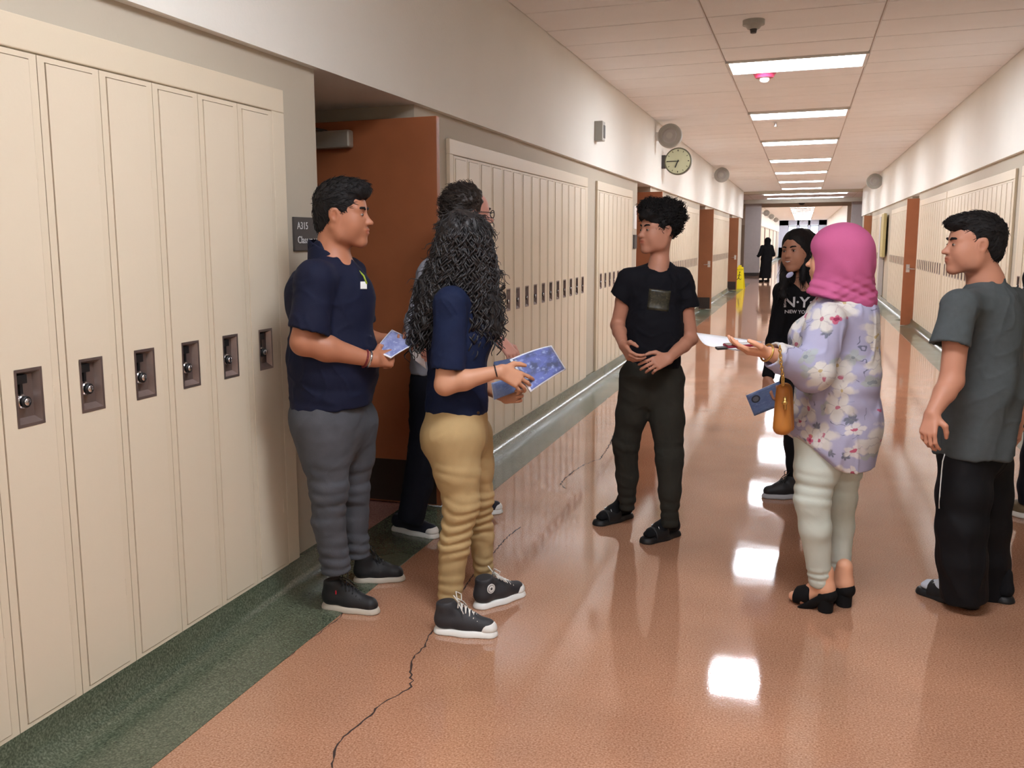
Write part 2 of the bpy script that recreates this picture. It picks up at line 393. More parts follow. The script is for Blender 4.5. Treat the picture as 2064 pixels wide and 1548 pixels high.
def locker(side, y, label, group, detail):
    o = link('locker', LM['locker']); tag(o, label, 'locker', group)
    if side == 'left': o.location = (XL, y, ZL0)
    else: o.location = (XR, y+PT, ZL0); o.rotation_euler = (0, 0, math.pi)
    names = ['door', 'recess_cup']+(['combination_dial', 'latch'] if detail > 0 else [])
    for n in names: link(n, LM[n], o)
    if detail > 1:
        for z in (.25, .95, 1.62): h = link('hinge', LM['hinge'], o); h.location = (0, 0, z)
    return o
TRIM = [0]
def bank(side, y0, n, labf, group, detail, end0=.07, end1=.085, near=True):
    S = -1 if side == 'left' else 1; X = XL if side == 'left' else XR
    for i in range(n): locker(side, y0+i*PT, labf(i, n), group, detail)
    ya, yb = y0-end0, y0+n*PT+end1; TRIM[0] += 1; mb = MB()
    x0, x1 = X+S*.026, X
    mb.box((x0, ya, ZL1+.005), (x1, yb, 2.205)); mb.box((x0, ya, ZL0), (x1, y0-.002, ZL1+.005)); mb.box((x0, y0+n*PT+.002, ZL0), (x1, yb, ZL1+.005))
    struct('trim_%d' % TRIM[0], mb, M_lock, label='cream steel filler frame around a bank of lockers', bevel=.004)
def cnt(i, n): return ORD[i] if i < len(ORD) else 'next'
bank('left', 3.292-8*PT+.0, 9, lambda i, n: 'cream steel locker, %s one before the open classroom doorway on the left' % ORD[n-1-i], 'lockers nearest the viewer on the left', 2, .6, .10)
bank('left', 5.75, 15, lambda i, n: 'narrow cream locker, %s one past the open classroom door' % ORD[i], 'lockers past the open classroom door', 1, .07, .10)
bank('left', 10.32, 8, lambda i, n: 'narrow cream locker, %s of the short bank behind the boy in black' % ORD[i], 'short locker bank behind the boy in black', 1)
bank('left', 14.75, 23, lambda i, n: 'distant cream locker, %s one past the second brown door' % ORD[i], 'distant left lockers between second and third doors', 0)
bank('left', 23.0, 25, lambda i, n: 'tiny distant cream locker, %s one past the third brown door' % ORD[i], 'distant left lockers between third and fourth doors', 0)
bank('right', 8.2, 7, lambda i, n: 'cream locker beside the viewer on the right wall, %s from its end' % ORD[n-1-i], 'right lockers nearest the viewer', 1)
bank('right', 10.46, 17, lambda i, n: 'cream locker behind the boy in grey tee, %s one from its far end' % ORD[n-1-i], 'right lockers behind the grey tee', 0)
bank('right', 15.1, 12, lambda i, n: 'right wall cream locker, %s one before the open brown door' % ORD[n-1-i], 'right lockers before the brown door', 0)
bank('right', 20.2, 14, lambda i, n: 'distant right wall locker, %s one past the open brown door' % ORD[i], 'right lockers past the brown door', 0)
bank('right', 26.2, 16, lambda i, n: 'tiny right wall locker, %s one beyond the yellow board' % ORD[i], 'right lockers beyond the yellow board', 0)
for S, X in ((-1, XL), (1, XR)):
    for y0 in (50, 58, 66, 74):
        mb = MB(); mb.box((X, y0, .14), (X+S*.05, y0+6.5, 2.2)); mb.box((X-S*.01, y0+6.7, 0), (X+S*.05, y0+7.7, 2.25), 1)
        struct('trim_%d' % (30+int(y0)+(S > 0)*100), mb, [M_lock, mat('door_far', (120, 90, 75), .6)], label='far locker bank and door, blurred by distance')

# ------------------------------------------------------------------ doors standing open in their recesses
def door(idx, side, y, xfree, yaw_w, wmat, kick, lab, closer=False, knob=True):
    S = -1 if side == 'left' else 1; th = .045; hx = xfree+S*.97
    mb = MB(); mb.box((xfree, y, .012), (hx, y+th, 2.255)); o = struct('door_%d' % idx, mb, wmat, label=lab, bevel=.003)
    if kick:
        k = MB(); k.box((xfree-S*-.03, y-.004, .02), (hx-S*.03, y, .275)); k.build('kick_plate', M_kick, o)
    if knob:
        h = MB(); h.cyl((xfree+S*.07, y, 1.02), (0, -1, 0), .03, .012, 16); h.cyl((xfree+S*.07, y, 1.02), (0, -1, 0), .011, .055, 12)
        h.tube([(xfree+S*.07, y-.05, 1.02), (xfree+S*.12, y-.055, 1.02), (xfree+S*.18, y-.05, 1.018)], .009, 8); h.box((xfree+S*.04, y-.003, .96), (xfree+S*.10, y, 1.10))
        h.build('handle', M_chrome, o, smooth=False)
    if closer:
        c = MB(); c.box((hx-S*.04, y-.065, 2.10), (hx-S*.46, y-.004, 2.20)); co = c.build('door_closer', M_closer, o, bevel=.012); co['label'] = 'pale grey closer box'
        a = MB(); a.tube([(hx-S*.3, y-.03, 2.2), (hx-S*.2, y-.2, 2.22), (hx-S*.05, y-.34, 2.24)], .008, 8); a.build('closer_arm', M_dkgrey, co)
    return o
door(1, 'left', 5.03, -1.955, 0, M_wood, True, 'brown wood classroom door standing open behind the man in navy', True)
door(2, 'left', 13.86, -1.93, 0, M_wood, True, 'open brown door at the recess behind the boy in black')
door(3, 'left', 22.1, -1.93, 0, M_wood2, True, 'third open brown door on the left, lit orange')
door(4, 'left', 30.85, -1.93, 0, M_wood2, True, 'fourth brown door on the left beside the yellow floor sign')
door(5, 'right', 18.62, 1.70, 0, M_wood, False, 'open brown door edge on the right wall with a steel lever')
door(6, 'right', 31.05, 1.68, 0, M_wood2, False, 'distant brown door on the right wall')
# door recess linings: dark frame head and the doorway at the back
for k, (a, b) in enumerate(ALC_L):
    mb = MB(); mb.box((XL-.88, a+.05, 0), (XL-.84, a+.12, ZB-.06)); mb.box((XL-.88, b-.12, 0), (XL-.84, b-.05, ZB-.06)); mb.box((XL-.88, a+.05, ZB-.12), (XL-.84, b-.05, ZB-.05))
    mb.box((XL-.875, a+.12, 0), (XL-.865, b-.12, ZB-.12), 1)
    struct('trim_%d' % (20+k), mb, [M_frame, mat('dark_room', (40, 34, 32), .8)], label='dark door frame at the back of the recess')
# ------------------------------------------------------------------ fittings on walls and ceiling
def text_mesh(name, s, size, matx, ext=.0008, align='CENTER', bold=0.):
    c = bpy.data.curves.new(name, 'FONT'); c.body = s; c.size = size; c.extrude = ext; c.align_x = align; c.align_y = 'CENTER'; c.resolution_u = 2; c.offset = bold
    t = bpy.data.objects.new('tmp', c); COL.objects.link(t); bpy.context.view_layer.update()
    me = bpy.data.meshes.new_from_object(t.evaluated_get(bpy.context.evaluated_depsgraph_get())); bpy.data.objects.remove(t)
    me.materials.clear(); me.materials.append(matx); me.name = name
    return me
def place(o, pos, xa, ya):
    xa = np.array(xa, float); xa /= np.linalg.norm(xa); ya = np.array(ya, float); ya -= xa*(ya@xa); ya /= np.linalg.norm(ya); za = np.cross(xa, ya)
    M = Matrix.Identity(4)
    for i in range(3): M[i][0], M[i][1], M[i][2], M[i][3] = xa[i], ya[i], za[i], pos[i]
    o.matrix_world = M
M_clockf = mat('clock_face', (196, 196, 160), .5, .03); M_clockr = mat('clock_rim', (110, 108, 92), .35, metal=.6)
# double-sided corridor clock on a wall bracket
def disc_unit(name, c, r, depth, rim, face, parent=None):
    pass
cc = V(-1.86, 15.0, 2.76); cr = .205
t = empty('wall_clock', (XL, 15.0, 2.76)); tag(t, 'round two-sided clock on a bracket from the corridor wall', 'clock')
def loc(p): return V(*p)-V(XL, 15.0, 2.76)
mb = MB(); mb.cyl(loc(cc+V(0, -.045, 0)), (0, 1, 0), cr, .09, 40); mb.build('case', M_clockr, t, bevel=.008)
mb = MB(); mb.cyl(loc(cc+V(0, -.047, 0)), (0, -1, 0), cr*.9, .002, 40); mb.build('face', M_clockf, t)
mb = MB()
for i in range(12):
    a = i*math.pi/6; d = V(math.sin(a), 0, math.cos(a)); mb.tube([loc(cc+d*cr*.72+V(0, -.051, 0)), loc(cc+d*cr*.83+V(0, -.051, 0))], .004 if i % 3 else .007, 6)
mb.build('hour_marks', M_black, t)
for nm, ang, ln, rd in (('hour_hand', 202, .5, .008), ('minute_hand', 270, .72, .006)):
    a = math.radians(ang); d = V(math.sin(a), 0, math.cos(a)); mb = MB(); mb.tube([loc(cc-d*.02+V(0, -.055, 0)), loc(cc+d*cr*ln+V(0, -.055, 0))], rd, 6); mb.build(nm, M_black, t)
mb = MB(); mb.box(loc((XL, 14.96, 2.66)), loc((cc[0]-cr+.02, 15.04, 2.86))); mb.build('bracket', M_dkgrey, t, bevel=.01)
def speaker(c, r, lab, side=-1):
    X = XL if side < 0 else XR
    t = empty('wall_speaker', c); tag(t, lab, 'speaker')
    mb = MB(); mb.cyl((0, -.05, 0), (0, 1, 0), r, .1, 36); mb.build('case', M_grey, t, bevel=.01)
    mb = MB(); mb.cyl((0, -.051, 0), (0, -1, 0), r*.62, .012, 32, 0, r2=r*.5); mb.cyl((0, -.064, 0), (0, -1, 0), r*.26, .01, 20, 1)
    for k in (.7, .8, .9):
        mb.tube([(r*k*math.cos(q), -.053, r*k*math.sin(q)) for q in np.linspace(0, 2*math.pi, 33)], .003, 5, 1, False)
    mb.build('grille', [mat('grille_grey', (165, 160, 156), .6), M_grey], t)
    mb = MB(); mb.box((X-c[0], -.04, -.06), (-side*-1*r*.9 if False else (r*.9*side), .04, .06)); mb.build('bracket', M_white, t)
speaker((-1.90, 14.3, 3.07), .175, 'round grey speaker hung on the wall above the clock')
speaker((-1.90, 23.6, 3.10), .175, 'smaller-looking round speaker farther along the clock wall')
speaker((1.68, 27.3, 3.05), .2, 'dark round speaker high on the right wall', 1)
for y, w_ in ((52., 'nearest'), (60., 'middle'), (70., 'farthest')): speaker((-1.88, y, 2.95), .16, '%s of the three tiny wall speakers beyond the crossing hall' % w_)
for o in COL.objects:
    if o.name.startswith('wall_speaker') and 'tiny' in str(o.get('label')): o['group'] = 'far wall speakers'
# grey box on the bulkhead
t = empty('wall_strobe_box', (XL, 10.05, 2.70)); tag(t, 'small grey alarm box high on the bulkhead past the first lockers', 'alarm box')
mb = MB(); mb.box((.0, -.07, -.1), (.10, .07, .1)); mb.build('case', M_grey, t, bevel=.008)
mb = MB(); mb.box((.1, -.02, -.07), (.106, .05, .06)); mb.build('lens', M_dkgrey, t)
# ceiling devices
p = hit(1519, 52, 2, ZC-.04)
t = empty('smoke_detector', (p[0], p[1], ZC)); tag(t, 'grey smoke detector on the ceiling before the first light panel', 'smoke detector')
mb = MB(); mb.cyl((0, 0, .005), (0, 0, -1), .085, .04, 28, 0); mb.cyl((0, 0, -.035), (0, 0, -1), .07, .03, 28, 0, r2=.045); mb.build('case', M_grey, t)
mb = MB(); mb.cyl((0, 0, -.062), (0, 0, -1), .03, .035, 20, 0, r2=.022); mb.build('sensor', M_dkgrey, t)
p = hit(1541, 156, 2, ZC-.04)
t = empty('fire_strobe', (p[0], p[1], ZC)); tag(t, 'pinkish red ceiling strobe with a white dome below the first light panel', 'strobe')
mb = MB(); mb.cyl((0, 0, .005), (0, 0, -1), .12, .05, 28, 0, r2=.09); mb.build('base', M_red, t)
mb = MB(); mb.ball((0, 0, -.055), (.05, .05, .045), 16); mb.build('dome', M_white, t, True)
p = hit(1563, 250, 2, ZC-.03)
t = empty('sprinkler_head', (p[0], p[1], ZC)); tag(t, 'small white ceiling sprinkler below the second light panel', 'sprinkler')
mb = MB(); mb.cyl((0, 0, .004), (0, 0, -1), .04, .015, 20); mb.build('plate', M_white, t)
mb = MB(); mb.cyl((0, 0, -.012), (0, 0, -1), .02, .05, 12); mb.cyl((0, 0, -.06), (0, 0, -1), .032, .006, 16); mb.build('nozzle', M_chrome, t)
t = empty('dome_camera', (-.15, 44.5, ZC-.10)); tag(t, 'dark dome camera hanging in the crossing hall', 'camera')
mb = MB(); mb.cyl((0, 0, .10), (0, 0, -1), .04, .1, 12); mb.cyl((0, 0, .04), (0, 0, -1), .16, .06, 24); mb.build('mount', M_black, t)
mb = MB(); mb.ball((0, 0, -.02), (.14, .14, .11), 16); mb.build('dome', M_black, t, True)
# classroom sign beside the recess
ws = XL-.027
a = hit(588, 437, 0, ws); b = hit(637, 496, 0, ws)
y0, y1, z0, z1 = a[1], 3.968, b[2]-.02, a[2]
t = empty('room_sign', (ws, (y0+y1)/2, (z0+z1)/2)); tag(t, 'dark classroom sign behind the head of the man in navy', 'sign')
mb = MB(); mb.box((0, -(y1-y0)/2, -(z1-z0)/2), (.012, (y1-y0)/2, (z1-z0)/2)); mb.build('plate', M_dkgrey, t, bevel=.003)
M_txt = mat('sign_text', (205, 205, 205), .6)
for s, dz in (('A315', .035), ('Classroom', -.028)):
    o = link('lettering', text_mesh('lettering', s, .046, M_txt, align='LEFT'), t); o.matrix_local = Matrix(((0, 0, 1, .0135), (1, 0, 0, -(y1-y0)/2+.022), (0, 1, 0, dz), (0, 0, 0, 1)))
# notice and sign before the second door
mb = MB(); mb.box((XL-.027, 12.72, 1.72), (XL-.012, 12.9, 2.02)); tag(mb.build('notice', M_white), 'white paper notice taped beside the second door', 'notice')
mb = MB(); mb.box((XL-.027, 12.72, 1.46), (XL-.008, 12.93, 1.64)); tag(mb.build('room_sign', M_dkgrey), 'small dark room sign below the white notice', 'sign')
# yellow board and grey cabinet on the right wall
mb = MB(); mb.box((XR-.09, 24.9, 1.12), (XR-.02, 25.6, 2.16)); tag(mb.build('notice_board', mat('yellow_board', (190, 176, 122), .6), bevel=.01), 'yellowish board on the right wall beyond the brown door', 'board')
mb = MB(); mb.box((XR-.10, 25.65, .16), (XR+.02, 26.0, 2.1)); tag(mb.build('wall_panel', M_column, bevel=.01), 'grey upright panel beside the yellowish board', 'panel')
# folding wet floor sign
fs = hit(1490, 582, 2, 0)
t = empty('wet_floor_sign', (fs[0], fs[1], 0)); tag(t, 'yellow folding wet floor sign by the fourth door', 'floor sign'); t.rotation_euler = (0, 0, -.1)
for s_, nm in ((-1, 'front_panel'), (1, 'rear_panel')):
    mb = MB(); H = .70; w0, w1 = .16, .11; yb = .16*s_; th = .012
    v = [(-w0, yb, 0), (w0, yb, 0), (w1, .012*s_, H), (-w1, .012*s_, H)]; v2 = [(x, y+th*s_, z) for x, y, z in v]
    mb.add(v+v2, [(0, 1, 2, 3), (7, 6, 5, 4), (0, 4, 5, 1), (1, 5, 6, 2), (2, 6, 7, 3), (3, 7, 4, 0)]); o = mb.build(nm, M_yellow, t)
    if s_ < 0:
        mb = MB(); f = lambda x, z: (x, yb*(1-z/H)-.018, z)
        mb.tube([f(0, .5), f(.0, .42), f(-.02, .34)], .012, 6); mb.ball(f(.01, .535), .022, 8); mb.tube([f(-.02, .36), f(.04, .3), f(.07, .33)], .01, 6)
        mb.tube([f(0, .46), f(.06, .44)], .008, 6); mb.tube([f(0, .46), f(-.06, .42)], .008, 6); mb.tube([f(-.02, .34), f(-.07, .30)], .01, 6)
        mb.build('slip_symbol', M_black, o)
        l = link('lettering', text_mesh('lettering', 'CAUTION', .05, M_black), o); l.matrix_local = Matrix(((1, 0, 0, 0), (0, 0, -1, -.055-.016), (0, 1, 0, .62), (0, 0, 0, 1)))
mb = MB(); mb.box((-.05, -.02, .69), (.05, .02, .76)); mb.build('handle', M_yellow, t, bevel=.006)
# ------------------------------------------------------------------ figures: implicit surfaces turned into meshes
class Grid:
    """signed distance field sampled on a box; shapes are blended into it and the zero level is meshed"""
    def __init__(s, lo, hi, h):
        s.h = h; s.lo = np.array(lo, float)-3*h; n = np.ceil((np.array(hi, float)+3*h-s.lo)/h).astype(int)+1
        s.n = n; s.phi = np.full(tuple(n), .06, np.float32)
    def win(s, lo, hi):
        a = np.clip(np.floor((np.array(lo)-s.lo)/s.h).astype(int), 0, s.n); b = np.clip(np.ceil((np.array(hi)-s.lo)/s.h).astype(int)+1, 0, s.n)
        if (b <= a).any(): return None
        sl = tuple(slice(i, j) for i, j in zip(a, b))
        ax = [(s.lo[i]+s.h*np.arange(a[i], b[i])).astype(np.float32) for i in range(3)]
        return sl, (ax[0][:, None, None], ax[1][None, :, None], ax[2][None, None, :])
def d_cone(P, a, b, ra, rb, n=None, sc=1.):
    x, y, z = (P[i]-np.float32(a[i]) for i in range(3))
    e = np.array(b, float)-np.array(a, float); L = float(e@e)+1e-12
    t = np.clip((x*e[0]+y*e[1]+z*e[2])/L, 0, 1).astype(np.float32)
    x = x-t*np.float32(e[0]); y = y-t*np.float32(e[1]); z = z-t*np.float32(e[2])
    if n is not None and sc != 1:
        q = x*n[0]+y*n[1]+z*n[2]; k = 1/sc-1
        x = x+q*(k*n[0]); y = y+q*(k*n[1]); z = z+q*(k*n[2])
    d = np.sqrt(x*x+y*y+z*z)-(ra+(rb-ra)*t)
    return (d*min(1, sc) if sc != 1 else d).astype(np.float32)
def d_ell(P, c, r, R):
    x, y, z = (P[i]-np.float32(c[i]) for i in range(3))
    u = [(x*R[0][k]+y*R[1][k]+z*R[2][k])/r[k] for k in range(3)]      # R columns = axes
    q = np.sqrt(u[0]**2+u[1]**2+u[2]**2)
    return ((q-1)*min(r)).astype(np.float32) if max(r)/min(r) > 3 else ((q-1)*(q/np.sqrt((u[0]/r[0])**2+(u[1]/r[1])**2+(u[2]/r[2])**2+1e-9))).astype(np.float32)
I3 = np.eye(3)
def cone(a, b, ra, rb, k=.02, n=None, sc=1., op=1): return ('c', np.array(a, float), np.array(b, float), ra, rb, n, sc, k, op)
def ell(c, r, R=I3, k=.02, op=1): return ('e', np.array(c, float), r, R, k, op)
def cut(p, n, r=9, c=None, k=.004): return ('h', np.array(p, float), np.array(n, float)/np.linalg.norm(n), k, r)   # removes the side n points to, within r of p
def grp(items, k=.02, op=1): return ('g', items, k, op)
def bbox(it):
    if it[0] == 'c': r = max(it[3], it[4])*max(1, it[6] if it[5] is not None else 1); return np.minimum(it[1], it[2])-r, np.maximum(it[1], it[2])+r
    if it[0] == 'e': r = max(it[2]); return it[1]-r, it[1]+r
    if it[0] == 'g':
        B = [bbox(q) for q in it[1] if q[0] != 'h' and q[-1] > 0]; return np.min([b[0] for b in B], 0), np.max([b[1] for b in B], 0)
def smin(a, b, k):
    h = np.clip(.5+.5*(b-a)/k, 0, 1); return b+(a-b)*h-k*h*(1-h)
def fill(g, items):
    for it in items:
        if it[0] == 'h':
            _, p, n, k, r = it; W = g.win(p-r, p+r)
            if W is None: continue
            sl, P = W; d = sum((P[i]-np.float32(p[i]))*np.float32(n[i]) for i in range(3))
            if r < 5: d = np.where(sum((P[i]-np.float32(p[i]))**2 for i in range(3)) < r*r, d, -1)
            g.phi[sl] = -smin(-g.phi[sl], -d, k); continue
        k, op = it[-2], it[-1]
        lo, hi = bbox(it); m_ = k+4*g.h; W = g.win(lo-m_, hi+m_)
        if W is None: continue
        sl, P = W
        if it[0] == 'c': d = d_cone(P, *it[1:7])
        elif it[0] == 'e': d = d_ell(P, *it[1:4])
        else:
            q = Grid.__new__(Grid); q.h = g.h; q.n = np.array([s_.stop-s_.start for s_ in sl]); q.lo = g.lo+g.h*np.array([s_.start for s_ in sl])
            q.phi = np.full(tuple(q.n), .06, np.float32); fill(q, it[1]); d = q.phi
        g.phi[sl] = smin(g.phi[sl], d, k) if op > 0 else -smin(-g.phi[sl], d, k)
def surf(items, h, disp=None, lo=None, hi=None):
    if lo is None: lo, hi = bbox(grp(items)); lo = lo-.01; hi = hi+.01
    g = Grid(lo, hi, h); fill(g, items)
    if disp is not None:
        m_ = np.abs(g.phi) < .05; I = np.argwhere(m_); g.phi[m_] += disp(g.lo+I*h).astype(np.float32)
    f = g.phi; s = f < 0; nx, ny, nz = f.shape
    # surface nets
    occ = np.zeros((nx-1, ny-1, nz-1), np.int8); C = [(i, j, k) for i in (0, 1) for j in (0, 1) for k in (0, 1)]
    S8 = s.astype(np.int8)
    for i, j, k in C: occ += S8[i:nx-1+i, j:ny-1+j, k:nz-1+k]
    act = np.argwhere((occ > 0) & (occ < 8)); idx = -np.ones(occ.shape, np.int32); idx[tuple(act.T)] = np.arange(len(act))
    vals = {c: f[act[:, 0]+c[0], act[:, 1]+c[1], act[:, 2]+c[2]] for c in C}
    acc = np.zeros((len(act), 3)); cnt = np.zeros(len(act))
    for c in C:
        for a in range(3):
            if c[a]: continue
            d = list(c); d[a] = 1; d = tuple(d); v0, v1 = vals[c], vals[d]; cr_ = (v0 < 0) != (v1 < 0)
            t = np.where(cr_, v0/(v0-v1+1e-12*(v0 == v1)), 0); p = np.tile(np.array(c, float), (len(act), 1)); p[:, a] += t
            acc += p*cr_[:, None]; cnt += cr_
    vert = g.lo+h*(act+acc/np.maximum(cnt, 1)[:, None])
    Q = []
    for a in range(3):
        b, c = (a+1) % 3, (a+2) % 3
        sl0 = [slice(None)]*3; sl1 = [slice(None)]*3; sl0[a] = slice(0, -1); sl1[a] = slice(1, None)
        e = np.argwhere(s[tuple(sl0)] != s[tuple(sl1)]); e = e[(e[:, b] > 0) & (e[:, c] > 0) & (e[:, b] < f.shape[b]-1) & (e[:, c] < f.shape[c]-1)]
        def at_(db, dc):
            q = e.copy(); q[:, b] -= db; q[:, c] -= dc; return idx[tuple(q.T)]
        q4 = np.stack([at_(0, 0), at_(1, 0), at_(1, 1), at_(0, 1)], 1)
        ins = s[tuple(e.T)]; q4[~ins] = q4[~ins][:, ::-1]; Q.append(q4)
    quads = np.concatenate(Q); quads = quads[(quads >= 0).all(1)]
    return vert, quads
def smooth_v(v, q, it=1, lam=.5):
    E = np.concatenate([q[:, [0, 1]], q[:, [1, 2]], q[:, [2, 3]], q[:, [3, 0]]])
    for _ in range(it):
        acc = np.zeros_like(v); c = np.zeros(len(v))
        for i in (0, 1):
            for a in range(3): acc[:, a] += np.bincount(E[:, i], v[E[:, 1-i], a], len(v))
            c += np.bincount(E[:, i], minlength=len(v))
        v = v+lam*(acc/np.maximum(c, 1)[:, None]-v)
    return v
def vq_mesh(name, v, q, mats, col=None):
    me = bpy.data.meshes.new(name); me.vertices.add(len(v)); me.vertices.foreach_set('co', v.astype(np.float32).ravel())
    me.loops.add(len(q)*4); me.loops.foreach_set('vertex_index', q.astype(np.int32).ravel())
    me.polygons.add(len(q)); me.polygons.foreach_set('loop_start', np.arange(0, len(q)*4, 4, dtype=np.int32))
    me.update(calc_edges=True)
    for mm in mats: me.materials.append(mm)
    setsmooth(me)
    if col is not None:
        a = me.color_attributes.new('Col', 'FLOAT_COLOR', 'POINT'); c = np.ones((len(v), 4), np.float32); c[:, :3] = col; a.data.foreach_set('color', c.ravel())
    return me
def figure(name, items, h, mats, parent, disp=None, sm=1, paint=None, off=None):
    v, q = surf(items, h, disp); v = smooth_v(v, q, sm)
    col = paint(v) if paint else None
    base = np.array(parent.location) if parent is not None else np.zeros(3)
    return link(name, vq_mesh(name, v-base, q, mats, col), parent)
# noise made of warped sines
def wnoise(P, s, seed=0):
    r = np.random.RandomState(seed); x = P*s; o = 0
    w_ = np.stack([np.sin(x@r.normal(size=3)+r.uniform(0, 6)) for _ in range(3)], 1)*.8
    x = x+w_
    for i in range(4): o = o+np.sin((x@r.normal(size=3))*(1+.5*i)+r.uniform(0, 6))/(1+.4*i)
    return o/2.6
def folds(amp, s=14, seed=0, zs=1., ripple=None):
    def f(P):
        Q = P.copy(); Q[:, 2] *= zs; d = amp*wnoise(Q, s, seed)*.8; n3 = wnoise(Q@np.array([[.8, .1, .55], [0, 1, 0], [-.55, .1, .8]]), s*1.25, seed+7); d -= amp*.9*np.exp(-(n3/.16)**2)
        n2 = wnoise(Q, s*.5, seed+5); d += amp*.8*(1-2*np.abs(n2))
        if ripple:
            for zc, zw, wl, am in ripple:
                m_ = np.exp(-((P[:, 2]-zc)/zw)**2); q = np.sin(2*np.pi*P[:, 2]/wl+3.2*wnoise(P, 7, seed+3)+P[:, 0]*9); d += .0025*am*m_*(q+.45*np.abs(q))*(.6+.6*np.clip(wnoise(P, 6, seed+9)+.4, 0, 1))
        return d
    return f
# materials for figures
def skin(name, rgb): return mat('skin_'+name, rgb, .5, .05, 30, .08, 300, spec=.4, vcol=True, bdist=.001)
def cloth(name, rgb, rough=.88, var=.12, bump=.35, bs=260, vcol=False, vs=14): return mat('cloth_'+name, rgb, rough, var, vs, bump, bs, spec=.25, vcol=vcol, bdist=.0015)
M_eyew = mat('eye_white', (150, 138, 130), .4); M_iris = mat('iris_dark', (34, 22, 16), .25)

def basis(fwd, pitch=0., tilt=0.):
    f = np.array(fwd, float); f[2] = 0; f /= np.linalg.norm(f); l = np.cross(UP, f)
    f2 = f*math.cos(pitch)+UP*math.sin(pitch); u = np.cross(f2, l); 
    c, s_ = math.cos(tilt), math.sin(tilt)
    return np.stack([f2, l*c+u*s_, u*c-l*s_], 1)        # columns: forward, left, up
def head_items(c, B, s=1., female=False, nose=1., jaw=1., brow=1., ears=True, chin=1.):
    """c: centre of the skull (between the ears, eye height); unit head is .235 m tall"""
    T = lambda x, y, z: c+B@(V(x, y, z)*s)
    E = lambda x, y, z, rx, ry, rz, k=.012, op=1: ell(T(x, y, z), (rx*s, ry*s, rz*s), B, k*s, op)
    K = lambda a, b, ra, rb, k=.012, op=1: cone(T(*a), T(*b), ra*s, rb*s, k*s, op=op)
    it = [E(-.018, 0, .035, .098, .076, .088, .01), E(.025, 0, .03, .068, .066, .07, .02),
          E(.03, 0, -.035, .062, .058, .075, .03)]
    j = jaw
    for y in (-1, 1):
        it += [K((-.012, y*.056*j, -.045), (.012, y*.05*j, -.078), .018, .018, .022), K((.012, y*.05*j, -.078), (.072, y*.014, -.104), .018, .016, .022),
               E(.048, y*.030, -.034, .042, .034, .046, .03), E(.02, y*.040, -.045, .045, .026, .05, .03),            # cheek
               K((.078, y*.012, .026*1), (.07, y*.046, .024), .0095*brow, .008*brow, .016)]          # brow ridge
    it += [E(.078, 0, -.100, .020, .022, .017, .018)] if chin else []
    it += [E(.055, 0, -.075, .038, .034, .035, .02)]
    for y in (-1, 1): it += [E(.096, y*.031, .004, .012, .016, .0095, .012, -1), E(.0785, y*.031, .003, .0125, .0135, .0115, .003)]
    # nose
    it += [K((.084, 0, .014), (.106*1, 0, -.022), .0085, .0105, .010), E(.108*1+.004*nose, 0, -.028, .0125*nose, .0115, .0105, .008), E(.097, .0115, -.031, .011, .008, .008, .006), E(.097, -.0115, -.031, .011, .008, .008, .006)]
    # mouth
    it += [E(.084, 0, -.060, .018, .028, .022, .014), E(.1005, 0, -.0535, .0075, .020, .0055, .006), E(.099, 0, -.0655, .0085, .018, .0065, .006),
           K((.106, -.02, -.0592), (.106, .02, -.0592), .0028, .0028, .004, -1)]
    if ears:
        for y in (-1, 1):
            it += [E(-.008, y*.079, -.004, .020, .007, .031, .008), E(-.014, y*.083, .006, .016, .006, .022, .004),
                   E(-.004, y*.086, -.002, .010, .006, .017, .004, -1)]
    return it, T
def head_paint(T, s, base, lip=(.80, .52, .50), beard=0., female=False, cheek=.0, extra=None):
    def f(v):
        c = np.ones((len(v), 3))
        def sp(p, r, colr, a=1, soft=.5):
            d = np.linalg.norm(v-T(*p), axis=1)/(r*s); w_ = np.clip((1-d)/soft, 0, 1)[:, None]*a
            c[:] = c*(1-w_)+np.array(colr)*w_
        if beard:
            for y in (-.05, -.03, 0, .03, .05): sp((.05-abs(y)*.6, y, -.085), .042, (.52, .50, .50), beard, .8)
            sp((.098, .012, -.045), .014, (.5, .48, .48), beard); sp((.098, -.012, -.045), .014, (.5, .48, .48), beard)
        for y in (-.012, 0, .012): sp((.101, y, -.059), .0135, lip, .8, .5)
        for y in (-1, 1):
            sp((.085, y*.031, .006), .021, (.72, .62, .6), .55)
            if cheek: sp((.07, y*.04, -.03), .03, (1.06, .84, .8), cheek, .9)
            sp((-.006, y*.088, -.004), .014, (.82, .6, .55), .7, .8)
        if extra: extra(v, c, sp)
        return c
    return f
